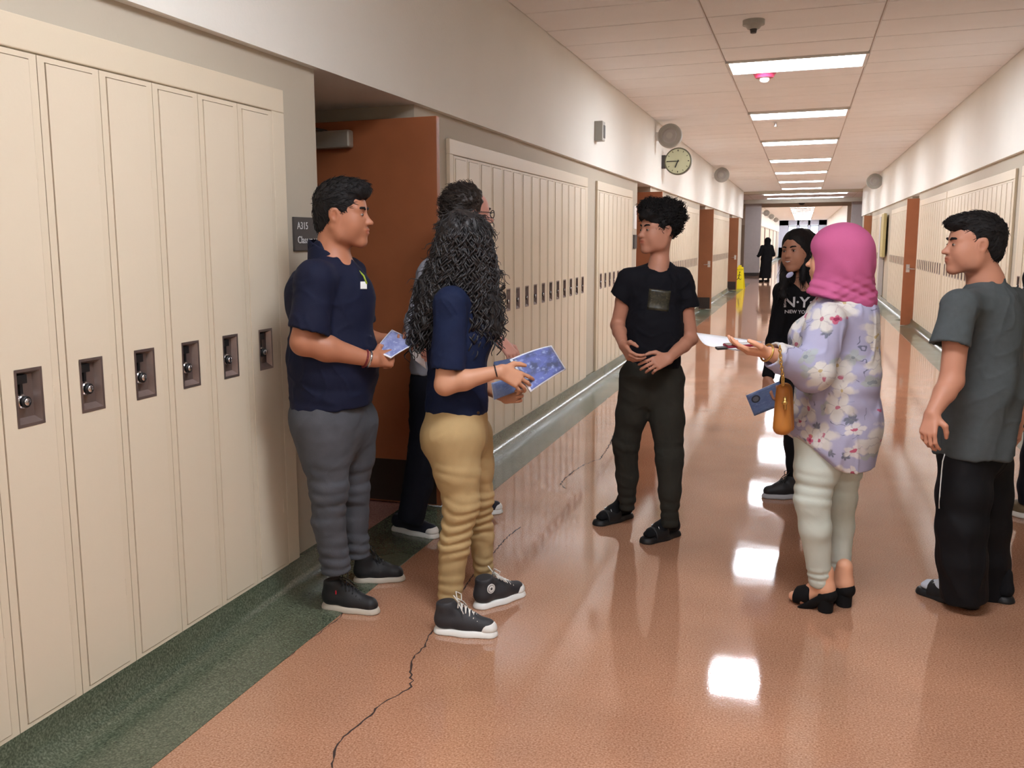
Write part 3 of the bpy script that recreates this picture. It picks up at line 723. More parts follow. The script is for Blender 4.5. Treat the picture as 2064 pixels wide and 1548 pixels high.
def face_bits(T, B, s, parent, hairm, brow_w=.0042, glasses=False, lash=False):
    base = np.array(parent.location)
    Tb = lambda *a: T(*a)-base
    for y in (-1, 1): mb = MB(); mb.ball(Tb(.0818, y*.031, .0025), (.0112*s, .0122*s, .0060*s), 14, 0, B); mb.ball(Tb(.0895, y*.0315, .0025), (.0046*s, .0060*s, .0052*s), 10, 1, B); mb.build('eye', [M_eyew, M_iris], parent, True)
    for y in (-1, 1):
        mb = MB(); mb.tube([Tb(.0945, y*.013, .0235), Tb(.0945, y*.026, .0285), Tb(.086, y*.040, .0285), Tb(.072, y*.050, .023)], [brow_w*s*.8, brow_w*s, brow_w*s*.9, .0015*s], 8)
        mb.build('eyebrow', [hairm], parent, True)
        if lash:
            mb2 = MB(); mb2.tube([Tb(.0925, y*.019, .008), Tb(.0955, y*.030, .0115), Tb(.088, y*.043, .008)], [.001*s, .0018*s, .0012*s], 6); mb2.build('eyelashes', [hairm], parent, True)
    if glasses:
        mb = MB()
        for y in (-1, 1):
            mb.tube([Tb(.107-.004*abs(math.cos(q)), y*.033+.024*math.cos(q), .002+.018*math.sin(q)) for q in np.linspace(0, 2*math.pi, 21)], .0022*s, 6)
            mb.tube([Tb(.100, y*.056, .008), Tb(.05, y*.079, .01), Tb(-.005, y*.082, .012)], .0022*s, 6)
        mb.tube([Tb(.107, -.011, .006), Tb(.110, 0, .009), Tb(.107, .011, .006)], .0022*s, 6); mb.build('glasses', [M_black], parent, True)
def hand_items(wrist, d, nrm, thumb, s=1., curl=(.35, .45, .5, .55), spread=.05, tc=.3, bend=0.):
    """d: direction of the fingers, nrm: out of the back of the hand, thumb: side of the thumb"""
    d = np.array(d, float)/np.linalg.norm(d); nrm = np.array(nrm, float); nrm -= d*(nrm@d); nrm /= np.linalg.norm(nrm)
    sd = np.cross(d, nrm); sd = sd if sd@np.array(thumb) > 0 else -sd
    if bend: d, nrm = d*math.cos(bend)-nrm*math.sin(bend), nrm*math.cos(bend)+d*math.sin(bend)
    P = lambda a, b, c_: wrist+s*(d*a+sd*b+nrm*c_)
    it = []
    for i, (y, L) in enumerate(((.030, .088), (.010, .092), (-.010, .088), (-.028, .080))):
        it.append(cone(P(.005, y*.6, 0), P(L, y, .002), .0145*s, .0105*s, .014*s))
    fl = ((.030, .088, .040, .024, .019), (.010, .092, .044, .027, .020), (-.010, .088, .041, .025, .019), (-.028, .080, .032, .019, .017))
    for i, (y, L, a, b, c_) in enumerate(fl):
        p = P(L, y, .002); an = 0.; sp = spread*(1.5-i); r = (.0092, .0094, .0088, .0078)[i]*s
        for j, seg in enumerate((a, b, c_)):
            an += curl[i]*(1, 1.15, .8)[j]
            dd = d*math.cos(an)-nrm*math.sin(an)+sd*sp; dd /= np.linalg.norm(dd); q = p+dd*seg*s
            it.append(cone(p, q, r*(1-.08*j), r*(.92-.08*j), .004*s)); p = q
    p = P(.022, .026, -.006); a1 = sd*.75+d*.62-nrm*.35*tc; a1 /= np.linalg.norm(a1); q = p+a1*.040*s; it.append(cone(P(.01, .012, -.004), q, .0155*s, .0125*s, .012*s))
    a2 = sd*(.45-.5*tc)+d*.85-nrm*.9*tc; a2 /= np.linalg.norm(a2); q2 = q+a2*.030*s; it.append(cone(q, q2, .0118*s, .0105*s, .006*s))
    a3 = sd*(.25-.6*tc)+d*.95-nrm*1.0*tc; a3 /= np.linalg.norm(a3); it.append(cone(q2, q2+a3*.024*s, .0105*s, .0085*s, .004*s))
    return it
def limb(a, b, c, r, k=.02):          # three joints, five radii: tapering upper and lower segment
    m1 = a+(b-a)*.45; m2 = b+(c-b)*.35
    return [cone(a, m1, r[0], r[1], k), cone(m1, b, r[1], r[2], k), cone(b, m2, r[2], r[3], k), cone(m2, c, r[3], r[4], k)]
def ring(c, ax, r, rt, parent, name, m_, n=28, sc=1., flat=None):
    ax = np.array(ax, float)/np.linalg.norm(ax); u = np.cross(ax, V(.1, .2, .97)); u /= np.linalg.norm(u); w_ = np.cross(ax, u)
    base = np.array(parent.location); mb = MB()
    mb.tube([c-base+r*(math.cos(q)*u+math.sin(q)*w_*sc) for q in np.linspace(0, 2*math.pi, n+1)], rt, 8, 0, False); return mb.build(name, [m_], parent, True)

def tufts(root, o, n, L, comb, r=.0011, seed=1, curl=0., mat_=None, lift=.35, npt=5, jit=.35):
    """short locks growing out of a hair surface; comb: world direction they are combed in"""
    me = o.data; N = len(me.vertices); co = np.empty(N*3, np.float32); me.vertices.foreach_get('co', co); co = co.reshape(-1, 3).astype(float)
    no = np.array([tuple(v.vector) for v in me.vertex_normals]); rg = np.random.RandomState(seed); mb = MB(); base = np.array(root.location)
    for i in rg.choice(N, min(n, N), False):
        p, nn = co[i], no[i]; c_ = comb(p+base)
        if c_ is None: continue
        c_ = np.array(c_, float)+rg.normal(0, jit, 3); t = c_-nn*(c_@nn); t /= np.linalg.norm(t)+1e-6; side = np.cross(nn, t); l_ = L*rg.uniform(.6, 1.25); ph = rg.uniform(0, 6.3); pts = []
        for k in range(npt):
            a = k/(npt-1); pts.append(p-nn*.002+t*l_*a+nn*l_*lift*math.sin(a*2.2)*rg.uniform(.8, 1.1)+(side*math.cos(ph+a*7)+nn*math.sin(ph+a*7))*curl*a)
        mb.tube(pts, [r*1.6*(1-.75*k/(npt-1)) for k in range(npt)], 4, 0, False)
    return mb.build('hair_strands', [mat_ or M_hair], root, True)
def body_legs(legs, sock=False):
    it = []
    for (hip, knee, calf, ank, r) in legs:
        q = lambda x: max(.026, x-.020)
        e = calf+(ank-calf)*.75
        it += [cone(hip, knee, q(r[0])*.85, q(r[2]), .03), cone(knee, calf, q(r[2]), q(r[3]), .02), cone(calf, e, q(r[3]), q(r[4]), .02)]
    return it
# ------------------------------------------------------------------ people
def person(x, y, D, label):
    p = at(x, y, D) if D else None
    t = empty('person', (p[0], p[1], 0)); tag(t, label, 'person'); return t
def fdir(r, f): v = RH*r+FH*f; return v/np.linalg.norm(v)
def flr(x, y): return hit(x, y, 2, 0.)
def shoe_frame(heel, toe):
    u = toe-heel; u[2] = 0; L = np.linalg.norm(u); u /= L; l = np.cross(UP, u); return (lambda a, b, c: heel+u*a*L+l*b+UP*c), u, l, L
def sneaker(root, heel, toe, upm, solem, h=.0042, high=False, toecap=None, lacem=None, red=None, solez=.026, side=1, patch=False, red_back=False):
    S, u, l, L = shoe_frame(heel.copy(), toe.copy()); z0 = solez; w_ = .036
    up = [cone(S(.15, 0, z0+.028), S(.5, .004*side, z0+.022), .037, .040, .03), cone(S(.5, .004*side, z0+.020), S(.84, 0, z0+.008), .040, .034, .03),
          cone(S(.17, 0, z0+.03), S(.19, 0, z0+(.085 if high else .05)), .038, .041 if high else .038, .02), cone(S(.27, 0, z0+(.075 if high else .055)), S(.62, 0, z0+.036), .026, .020, .02),
          cut(S(.5, 0, z0-.006), -UP), cut(S(.2, 0, z0+(.105 if high else .07)), UP+u*-.15, r=.09)]
    o = figure('shoe', up, h, [upm], root, sm=2)
    so = [cone(S(.14, 0, .0), S(.5, .003*side, 0), .040, .045, .02), cone(S(.5, .003*side, 0), S(.85, 0, 0), .045, .041, .03), cut(S(.5, 0, z0), UP, k=.006), cut(S(.5, 0, 0), -UP, k=.004)]
    v, q = surf(so, h); v = smooth_v(v, q, 1); link('sole', vq_mesh('sole', v-np.array(root.location), q, [solem]), o)
    base = np.array(root.location)
    if toecap:
        tc_ = [ell(S(.84, 0, z0+.004), (.040, .037, .034), np.stack([u, l, UP], 1)), cut(S(.76, 0, z0), -u+UP*.25, k=.003), cut(S(.5, 0, z0-.006), -UP)]
        v, q = surf(tc_, .004); v = smooth_v(v, q, 1); link('toe_cap', vq_mesh('toe_cap', v-base, q, [toecap]), o)
    if lacem:
        mb = MB(); n = 6 if high else 4
        for i in range(n):
            a0 = .70-.36*i/n; zz = z0+.046+(.062 if high else .035)*i/n
            pts = [S(a0, .026*s_, zz-.012+.002) if abs(s_) == 1 else S(a0-.01, .012*s_, zz+.006) for s_ in (-1, -.5, .5, 1)]
            mb.tube([p-base for p in pts], .0028, 6)
            if i < n-1: mb.tube([S(a0, -.024, zz-.010)-base, S(a0-.03, 0, zz+.012)-base, S(a0-.36/n, .024, zz+.002)-base], .0024, 6)
        zz = z0+.05+(.065 if high else .035)
        for s_ in (-1, 1):
            mb.tube([S(.36, .004*s_, zz)-base, S(.33, .022*s_, zz+.022)-base, S(.40, .036*s_, zz+.008)-base, S(.42, .02*s_, zz-.012)-base, S(.37, .004*s_, zz)-base], .0024, 6)
            mb.tube([S(.36, .004*s_, zz)-base, S(.44, .03*s_, zz-.02)-base, S(.50, .04*s_, zz-.045)-base], .0022, 6)
        mb.build('laces', [lacem], o, True)
    if patch:
        c = S(.2, -.0395*patch, z0+.062)-base; n_ = -l*patch; mb = MB(); mb.cyl(c, n_, .021, .0035, 20, 0); mb.cyl(c, n_, .0165, .0042, 20, 1); mb.cyl(c, n_, .0145, .0046, 20, 0)
        st = []
        cc_ = c+n_*.0052
        for i in range(10):
            a = math.pi/2+i*math.pi/5; r = .009 if i % 2 == 0 else .004; st.append(cc_+u*r*math.cos(a)+UP*r*math.sin(a))
        mb.add(st, [tuple(range(10))], 1); mb.build('ankle_patch', [M_white, M_black], o)
    if red is not None:
        mb = MB(); c = S(.05 if red_back else .3, -.030*red, z0+.055)-base; mb.ball(c, (.0045, .004, .015), 10); 
        mb.build('red_pull_tab', [red_m], o, True)
    return o
def slide(root, heel, toe, footm, strapm, solem, logo=None, h=.004):
    S, u, l, L = shoe_frame(heel.copy(), toe.copy()); base = np.array(root.location)
    so = [cone(S(.13, 0, 0), S(.5, 0, 0), .042, .045, .02), cone(S(.5, 0, 0), S(.87, 0, 0), .046, .044, .03), cut(S(.5, 0, .030), UP, k=.006), cut(S(.5, 0, 0), -UP, k=.004)]
    o = figure('slide', so, h, [solem], root, sm=1)
    st = [cone(S(.5, 0, .03), S(.74, 0, .026), .052, .047, .02), cone(S(.45, 0, .03), S(.78, 0, .026), .046, .041, .01, op=-1), cut(S(.5, 0, .012), -UP)]
    st = [cone(S(.48, 0, .034), S(.76, 0, .028), .050, .046, .02), cut(S(.45, 0, .03), -u-UP*.1, k=.003), cut(S(.78, 0, .03), u, k=.003), cut(S(.5, 0, .012), -UP)]
    v, q = surf(st, h); v = smooth_v(v, q, 1); s_ = link('strap', vq_mesh('strap', v-base, q, [strapm]), o)
    ft = [cone(S(.15, 0, .055), S(.2, 0, .12), .033, .034, .03), cone(S(.15, 0, .055), S(.55, 0, .05), .031, .033, .03), cone(S(.55, 0, .048), S(.82, 0, .044), .036, .026, .03), cone(S(.8, .014, .042), S(.89, .014, .042), .015, .013, .01), cone(S(.8, -.012, .042), S(.87, -.018, .040), .013, .011, .01), cone(S(.22, 0, .11), S(.5, 0, .06), .03, .028, .03), cut(S(.5, 0, .029), -UP)]
    v, q = surf(ft, h); v = smooth_v(v, q, 1); link('foot', vq_mesh('foot', v-base, q, [footm]), o)
    if logo:
        mb = MB(); P = [(.02, -.020), (.005, -.030), (-.012, -.018), (-.004, .002), (.018, .034)]; w2 = [.001, .004, .006, .004, .0008]
        pts = []
        for (a, b) in P:
            zc_ = .028+.034+math.sqrt(max(.0491**2-b*b, 0))-.034+.006; pts.append(S(.62, b, .0)+u*a+UP*(zc_+.001)-base)
        mb.tube(pts, w2, 8); mb.build('logo', [M_white], s_, True)
    return o
def trousers(root, legs, pelvis, m_, name='trousers', h=.0062, disp=None, cuff=None, extra=()):
    it = []
    for (hip, knee, calf, ank, r) in legs:
        it.append(grp([cone(hip, hip+(knee-hip)*.5, r[0], r[1], .03), cone(hip+(knee-hip)*.5, knee, r[1], r[2], .03), cone(knee, calf, r[2], r[3], .03), cone(calf, ank, r[3], r[4], .02), cut(ank+(ank-calf)/np.linalg.norm(ank-calf)*.004, ank-calf, r=.16, k=.008)], .028))
    it += pelvis; it += list(extra)
    return figure(name, it, h, [m_], root, disp=disp, sm=1)
red_m = mat('red_tab', (200, 20, 50), .5)
def quad_sheet(name, C, th, mats, bend=0., n=10, m_=8, bdir=None, uvmat=True, parent=None):
    """thin sheet between four 3D corners (A,B,C,D), bowed by 'bend' across A-B; its mesh coordinates are u,v in Attribute 'uvc'"""
    A, B_, C_, D_ = [np.array(c, float) for c in C]; nrm = np.cross(B_-A, D_-A); nrm /= np.linalg.norm(nrm)
    if bdir is not None: nrm = np.array(bdir, float)
    o0 = (A+B_+C_+D_)/4; o0[2] = (A+B_+C_+D_)[2]/4; v = []; uv = []
    for s_ in (0, 1):
        for j in range(m_+1):
            for i in range(n+1):
                a, b = i/n, j/m_; p = (A*(1-a)+B_*a)*(1-b)+(D_*(1-a)+C_*a)*b
                v.append(p+nrm*(bend*4*b*(1-b) if bend > 0 else -bend*4*a*(1-a))-nrm*th*s_-o0); uv.append((a, b))
    N_ = (n+1)*(m_+1); f = []; mi = []
    for j in range(m_):
        for i in range(n):
            q = (j*(n+1)+i, j*(n+1)+i+1, (j+1)*(n+1)+i+1, (j+1)*(n+1)+i); f.append(q); mi.append(0); f.append(tuple(N_+k for k in reversed(q))); mi.append(0)
    bd = [i for i in range(n+1)]+[j*(n+1)+n for j in range(1, m_+1)]+[m_*(n+1)+i for i in range(n-1, -1, -1)]+[j*(n+1) for j in range(m_-1, 0, -1)]
    for a, b in zip(bd, bd[1:]+bd[:1]): f.append((b, a, N_+a, N_+b)); mi.append(1)
    me = bpy.data.meshes.new(name); me.from_pydata([tuple(p) for p in v], [], f)
    for mm in mats: me.materials.append(mm)
    me.polygons.foreach_set('material_index', mi); setsmooth(me)
    at_ = me.color_attributes.new('uvc', 'FLOAT_COLOR', 'POINT'); at_.data.foreach_set('color', np.array([(a, b, 0, 1) for a, b in uv], np.float32).ravel())
    me.update(); o = link(name, me, parent); o.location = o0
    return o
def cover_mat(name, base, blot, light, seed=0., circle=False, frame=True):
    M = bpy.data.materials.new(name); M.use_nodes = True; nt = M.node_tree; N = nt.nodes; L = nt.links; b = N['Principled BSDF']; b.inputs['Roughness'].default_value = .35
    a = N.new('ShaderNodeAttribute'); a.attribute_name = 'uvc'; ad = N.new('ShaderNodeVectorMath'); ad.operation = 'ADD'; ad.inputs[1].default_value = (seed, seed*1.7, 0); L.new(a.outputs['Color'], ad.inputs[0])
    def mixc(f, c1, c2):
        x = N.new('ShaderNodeMix'); x.data_type = 'RGBA'; L.new(f, x.inputs[0])
        for s_, c in ((6, c1), (7, c2)):
            if isinstance(c, tuple): x.inputs[s_].default_value = (*lin(c), 1)
            else: L.new(c, x.inputs[s_])
        return x.outputs[2]
    def nz(s_, lo, hi):
        n = N.new('ShaderNodeTexNoise'); n.inputs['Scale'].default_value = s_; n.inputs['Detail'].default_value = 3; L.new(ad.outputs[0], n.inputs['Vector'])
        r = N.new('ShaderNodeMapRange'); r.inputs[1].default_value = lo; r.inputs[2].default_value = hi; L.new(n.outputs['Fac'], r.inputs[0]); return r.outputs[0]
    c = mixc(nz(3.5, .42, .62), base, blot); c = mixc(nz(9, .55, .72), c, light)
    sx = N.new('ShaderNodeSeparateXYZ'); L.new(a.outputs['Color'], sx.inputs[0])
    def mth(op, x, y):
        q = N.new('ShaderNodeMath'); q.operation = op
        for i, k in enumerate((x, y)):
            if isinstance(k, (int, float)): q.inputs[i].default_value = k
            else: L.new(k, q.inputs[i])
        return q.outputs[0]
    if frame:
        e = mth('MINIMUM', mth('MINIMUM', sx.outputs[0], mth('SUBTRACT', 1, sx.outputs[0])), mth('MINIMUM', sx.outputs[1], mth('SUBTRACT', 1, sx.outputs[1])))
        c = mixc(mth('LESS_THAN', e, .035), c, (226, 228, 238))
    if circle:
        dx = mth('MULTIPLY', mth('SUBTRACT', sx.outputs[0], .22), 1.3); dy = mth('SUBTRACT', sx.outputs[1], .32); r_ = mth('ADD', mth('MULTIPLY', dx, dx), mth('MULTIPLY', dy, dy))
        c = mixc(mth('LESS_THAN', r_, .028), c, (52, 56, 66)); c = mixc(mth('LESS_THAN', r_, .012), c, (110, 112, 120))
    L.new(c, b.inputs['Base Color']); return M
M_paper = mat('paper_white', (238, 240, 245), .6, .02)

S_ = {}
# ================= 1. man in the navy polo beside the lockers
D = 3.85; J = lambda x, y, d=0.: at(x, y, D+d)
R1 = person(665, 1190, D, 'young man in navy polo and grey jeans leaning by the lockers, holding a booklet')
f1 = fdir(.92, -.38); l1 = np.cross(UP, f1)
s1 = 1.045; hB = basis(fdir(.985, -.17), -.03); hc = J(690, 434)
skA = skin('tan', (172, 114, 86)); M_hair = mat('hair_black', (22, 19, 20), .68, .5, 90, .7, 160, spec=.3)
it, T = head_items(hc, hB, s1, jaw=1.08)
it += [cone(T(-.03, 0, -.05), J(668, 522), .063, .068, .03), cone(J(668, 522), J(668, 560), .07, .10, .03)]
shn, shf = J(634, 566, -.17), J(702, 556, .17)
it += [cone(shn, shf, .055, .055, .05), cone(J(668, 580), J(668, 730), .13, .15, .05), cone(J(668, 730), J(664, 850), .15, .14, .05)]
el, wr = J(612, 690, -.22), J(742, 724, -.13)
it += limb(shn, el, wr, (.055, .056, .050, .051, .029), .02)
it += [cone(wr, wr+(J(765, 726, -.12)-wr)*.6, .030, .028, .012)]
hd = (J(800, 722, -.06)-wr)
it += hand_items(J(752, 724, -.125), hd, -FH*.85+UP*.25, UP, .96, (1.0, 1.1, 1.15, 1.2), .03, .7)
el2, wr2 = J(735, 690, .2), J(782, 686, .12)
it += limb(shf, el2, wr2, (.055, .052, .046, .042, .028), .02)
it += hand_items(wr2, J(815, 700, .03)-wr2, -FH*.2+UP*-.9, RH*.2+FH, .92, (.5, .55, .6, .6), .03, .5)
LG = [(J(650, 850, -.06), J(663, 985, -.08), J(662, 1050, -.07), J(678, 1150, -.05), (.128, .098, .076, .069, .064)), (J(706, 850, .09), J(712, 985, .11), J(714, 1040, .12), J(720, 1118, .13), (.122, .095, .070, .062, .056))]
it += body_legs(LG)
figure('body', it, .0042, [skA], R1, sm=1, paint=head_paint(T, s1, None, (.86, .55, .5), beard=.35))
face_bits(T, hB, s1, R1, M_hair, .0048)
hair = [ell(T(-.016, 0, .044), (.100*s1, .086*s1, .093*s1), hB), ell(T(.030, 0, .100), (.075*s1, .066*s1, .040*s1), hB, .03), ell(T(.075, 0, .092), (.034*s1, .055*s1, .026*s1), hB, .03), ell(T(-.05, 0, -.02), (.060*s1, .066*s1, .07*s1), hB, .03),
        ell(T(.126, 0, -.035), (.078*s1, .14*s1, .108*s1), hB, .006, -1), ell(T(.035, 0, -.115), (.075*s1, .14*s1, .082*s1), hB, .012, -1), ell(T(-.006, -.085, -.008), (.026*s1, .024*s1, .036*s1), hB, .006, -1), ell(T(-.006, .085, -.008), (.026*s1, .024*s1, .036*s1), hB, .006, -1)]
hn = lambda amp, s_, seed, z=1.: (lambda P: amp*(wnoise(P*np.array([1, 1, z]), s_, seed)+.5*wnoise(P*np.array([1, 1, z]), s_*2.3, seed+1)))
ho = figure('hair', hair, .0034, [M_hair], R1, disp=hn(.0026, 80, 3, .5), sm=1)
tufts(R1, ho, 1500, .024, lambda p: None if (p-hc)@hB[:, 0] > .06 and p[2] < hc[2]+.095 else f1*1.0-UP*(.9 if p[2] < hc[2]+.03 else -.1), seed=3, lift=.2)
M_navy = cloth('navy_pique', (17, 22, 46), .8, .18, .5, 420)
sl = J(621, 668, -.215)
shirt = [cone(shn, shf, .074, .070, .05), cone(J(664, 512), J(666, 555), .074, .105, .04), cone(J(668, 600), J(668, 720), .152, .172, .06, l1, 1.1), cone(J(669, 720), J(668, 812), .172, .168, .04, l1, 1.1), ell(J(700, 610), (.10, .13, .13), np.stack([f1, l1, UP], 1), .06), ell(J(705, 730), (.105, .13, .14), np.stack([f1, l1, UP], 1), .06), ell(J(625, 600), (.09, .12, .12), np.stack([f1, l1, UP], 1), .06),
         cut(J(668, 818), -UP*1.+f1*.05, k=.01),
         grp([cone(shn, sl+(sl-shn)*.2, .078, .080, .03), cut(sl, (sl-shn)+f1*-.03+UP*.0, r=.15, k=.004), cone(sl-(sl-shn)*.12, sl+(sl-shn)*.5, .064, .064, .004, op=-1)], .03),
         grp([cone(shf, J(722, 650, .2), .075, .075, .03), cut(J(720, 648, .2), -UP, r=.15)], .03),
         cone(J(672, 512), J(684, 470), .064, .085, .010, op=-1)]
figure('polo_shirt', shirt, .0055, [M_navy], R1, disp=folds(.0035, 13, 2, .8, [(at(668, 770, D)[2], .10, .07, .5)]), sm=1)
bpy.context.view_layer.update(); po1 = [o for o in R1.children if o.name.startswith('polo')][0]
# collar
cb = J(664, 521); col_ = [cone(cb-UP*.03-f1*.0, cb+UP*.055-f1*.015, .092, .074, .01), cone(cb-UP*.08, cb+UP*.11-f1*.02, .086, .062, .004, op=-1), cut(cb+UP*.048+f1*.0, UP*1.+f1*.55, k=.004), cut(cb-UP*.045, -UP-f1*.3, k=.004)]
decal_later = (po1, D)
figure('collar', col_, .004, [M_navy], R1, sm=1)
mb = MB(); b0 = np.array(R1.location); p = J(731, 575, -.15)-b0
pass
mb = MB(); mb.tube([J(722, 545, -.04)-b0, J(733, 556, -.05)-b0, J(739, 572, -.055)-b0], .004, 6); mb.build('lanyard', [mat('lanyard_green', (150, 170, 40), .6)], R1, True)
M_jean = cloth('grey_denim', (76, 78, 84), .9, .4, .5, 300, vs=9)
kz = at(668, 1000, D)[2]; az = at(668, 1120, D)[2]
trousers(R1, LG,
         [cone(J(664, 830), J(668, 860), .150, .150, .05, l1, 1.1)], M_jean, disp=folds(.003, 12, 4, 1, [(kz, .16, .055, 1.1), (az, .09, .045, 2.0)]))
M_shk = mat('shoe_black', (26, 26, 29), .6, .2, 40, .2, 200); M_solek = mat('sole_dirty_white', (190, 180, 165), .6, .1, 20)
sneaker(R1, flr(651, 1222), flr(765, 1237), M_shk, M_solek, high=True, lacem=M_black, red=1)
sneaker(R1, flr(715, 1172), flr(815, 1168), M_shk, M_solek, high=True, lacem=M_black)
wa = J(749, 724, -.125); ax_ = wr-el
ring(J(736, 723, -.135), ax_, .034, .0045, R1, 'red_wristband', mat('dark_red_band', (110, 30, 30), .6))
ring(J(743, 724, -.13), ax_, .033, .0055, R1, 'silver_bracelet', M_chrome)
cv1 = cover_mat('booklet_cover_a', (118, 128, 178), (146, 154, 196), (182, 188, 214), .3)
o = quad_sheet('booklet', [J(755, 706, -.10), J(788, 721, -.12), J(845, 690, .0), J(790, 664, .10)], .004, [cv1, M_paper], .006); tag(o, 'blue and white booklet held by the man in the navy polo', 'booklet', 'blue booklets in hands')

# ================= 2. girl with long curly hair
D = 3.86; J = lambda x, y, d=0.: at(x, y, D+d)
R2 = person(925, 1230, D, 'girl with long dark curly hair in navy polo, khaki trousers and black high-top shoes')
f2 = fdir(.93, .22); l2 = np.cross(UP, f2); hB2 = basis(fdir(.86, .5), -.02); s2 = .97; hc2 = J(940, 492)
skB = skin('light_brown', (198, 144, 114))
it, T = head_items(hc2, hB2, s2, True)
shn, shf = J(908, 612, -.15), J(946, 610, .15)
it += [cone(T(-.03, 0, -.05), J(926, 572), .050, .053, .03), cone(shn, shf, .045, .045, .04), cone(J(926, 600), J(922, 720), .10, .10, .05), cone(J(922, 720), J(918, 850), .10, .12, .05)]
el, wr = J(897, 776, -.19), J(1008, 748, -.20)
it += limb(shn, el, wr, (.046, .043, .041, .040, .024), .016)
it += hand_items(wr, J(1078, 782, -.17)-wr, -FH*.8+UP*.45, UP*1.+RH*.1, .96, (.25, .35, .42, .5), .12, .05)
el2, wr2 = J(960, 765, .14), J(1018, 800, -.02)
it += limb(shf, el2, wr2, (.045, .042, .040, .038, .024), .016)
it += hand_items(wr2, J(1060, 792, -.10)-wr2, FH*.9-UP*.2, UP, .92, (.5, .6, .6, .6), .05, .4)
LG = [(J(912, 880, -.06), J(930, 1015, -.07), J(915, 1100, -.06), J(906, 1218, -.05), (.118, .094, .074, .064, .050)), (J(944, 880, .08), J(966, 1000, .13), J(970, 1080, .18), J(976, 1168, .21), (.108, .084, .062, .054, .042))]
it += body_legs(LG)
figure('body', it, .0042, [skB], R2, sm=1, paint=head_paint(T, s2, None))
face_bits(T, hB2, s2, R2, M_hair, .004, lash=True)
M_navy2 = cloth('navy_polo', (17, 28, 58), .8, .18, .5, 420)
sl = J(903, 745, -.178)
shirt = [cone(shn, shf, .064, .060, .05), cone(J(930, 640), J(922, 700), .118, .115, .06, l2, 1.1), cone(J(922, 700), J(920, 818), .115, .132, .05, l2, 1.08), ell(J(960, 672), (.075, .10, .08), np.stack([f2, l2, UP], 1), .05), cut(J(920, 830), -UP, k=.01),
         grp([cone(shn, sl+(sl-shn)*.3, .064, .073, .03), cut(sl, (sl-shn), r=.14, k=.004), cone(sl-(sl-shn)*.12, sl+(sl-shn)*.5, .058, .060, .004, op=-1)], .025),
         grp([cone(shf, J(950, 715, .17), .062, .066, .03), cut(J(950, 712, .17), -UP, r=.14)], .03), cone(J(926, 575), J(926, 530), .05, .075, .012, op=-1), ell(J(926, 586), (.062, .066, .035), np.stack([f2, l2, UP], 1), .02)]
figure('polo_shirt', shirt, .0052, [M_navy2], R2, disp=folds(.003, 15, 12, .8, [(at(920, 770, D)[2], .08, .06, .5)]), sm=1)
M_khaki = cloth('khaki_twill', (180, 154, 110), .85, .12, .35, 350)
z1, z2, z3 = [at(920, y, D)[2] for y in (940, 1060, 1180)]
trousers(R2, LG,
         [cone(J(920, 840), J(917, 870), .130, .134, .04, l2, 1.1), ell(J(885, 890), (.07, .11, .085), np.stack([f2, l2, UP], 1), .05)], M_khaki, disp=folds(.0018, 14, 21, 1, [(z1, .05, .05, .7), (z2, .13, .045, 1.9), (z3, .08, .042, 1.6)]))
mb = MB(); b0 = np.array(R2.location)
for q in ((926, 846, -.137), (964, 832, -.137)): mb.cyl(J(*q)-b0, -FH, .006, .004, 10)
mb.build('rivet', [mat('brass_dark', (70, 55, 40), .4, metal=.8)], R2)
M_cv = mat('canvas_charcoal', (44, 44, 48), .6, .15, 40, .4, 500); M_rub = mat('rubber_white', (232, 232, 228), .45, .03)
M_lace = mat('lace_white', (225, 222, 215), .8)
sneaker(R2, flr(876, 1272), flr(1003, 1282), M_cv, M_rub, h=.0038, high=True, toecap=M_rub, lacem=M_lace, solez=.028)
sneaker(R2, flr(957, 1228), flr(1056, 1196), M_cv, M_rub, h=.0038, high=True, toecap=M_rub, lacem=M_lace, solez=.028, patch=1)
ring(J(1000, 749, -.20), wr-el, .026, .003, R2, 'hair_tie', mat('band_dark', (40, 24, 22), .6))
# hair: mass plus curls
lv = [(428, 918, 954), (438, 902, 966), (452, 893, 978), (480, 882, 990), (520, 868, 1000), (560, 855, 1004), (600, 843, 1006), (640, 832, 1010), (670, 824, 1014), (705, 817, 1016)]
yy, xl_, xr_ = [np.array(c, float) for c in zip(*lv)]
def hpt(s_, y, dep, ph=0.):
    a, b = np.interp(y, yy, xl_), np.interp(y, yy, xr_); w_ = (b-a)/491.
    th = min(max(y-428, 0)/60., 1)
    return J(a+(b-a)*s_, y, dep*(.118 if y > 470 else .104)*math.sqrt(max(0, 1-(2*s_-1)**2))*min(1, math.sqrt(max(y-425, 0)/42)))
mass = [ell(T(-.015, 0, .040), (.112, .095, .095), hB2), cone(J(935, 490), J(925, 560), .105, .125, .05, FH, .95), cone(J(925, 560), J(905, 600), .125, .12, .05, FH, .9), cone(J(900, 590), J(862, 668), .105, .062, .05, FH, .9), cone(J(978, 560, -.02), J(988, 655, -.05), .060, .046, .04), ell(T(.135, .02, -.05), (.075, .07, .11), hB2, .02, -1)]
M_curl = mat('hair_curly', (30, 26, 27), .5, .5, 40, .5, 120, spec=.5)
ho = figure('hair', mass, .0055, [M_curl], R2, disp=hn(.010, 26, 31, .8), sm=1)
tufts(R2, ho, 1500, .06, lambda p: -UP+(p-hc2)*2 if p[2] > hc2[2]-.02 else -UP, r=.0016, seed=21, curl=.009, mat_=M_curl, lift=.12, npt=8)
mb = MB(); r_ = random.Random(5)
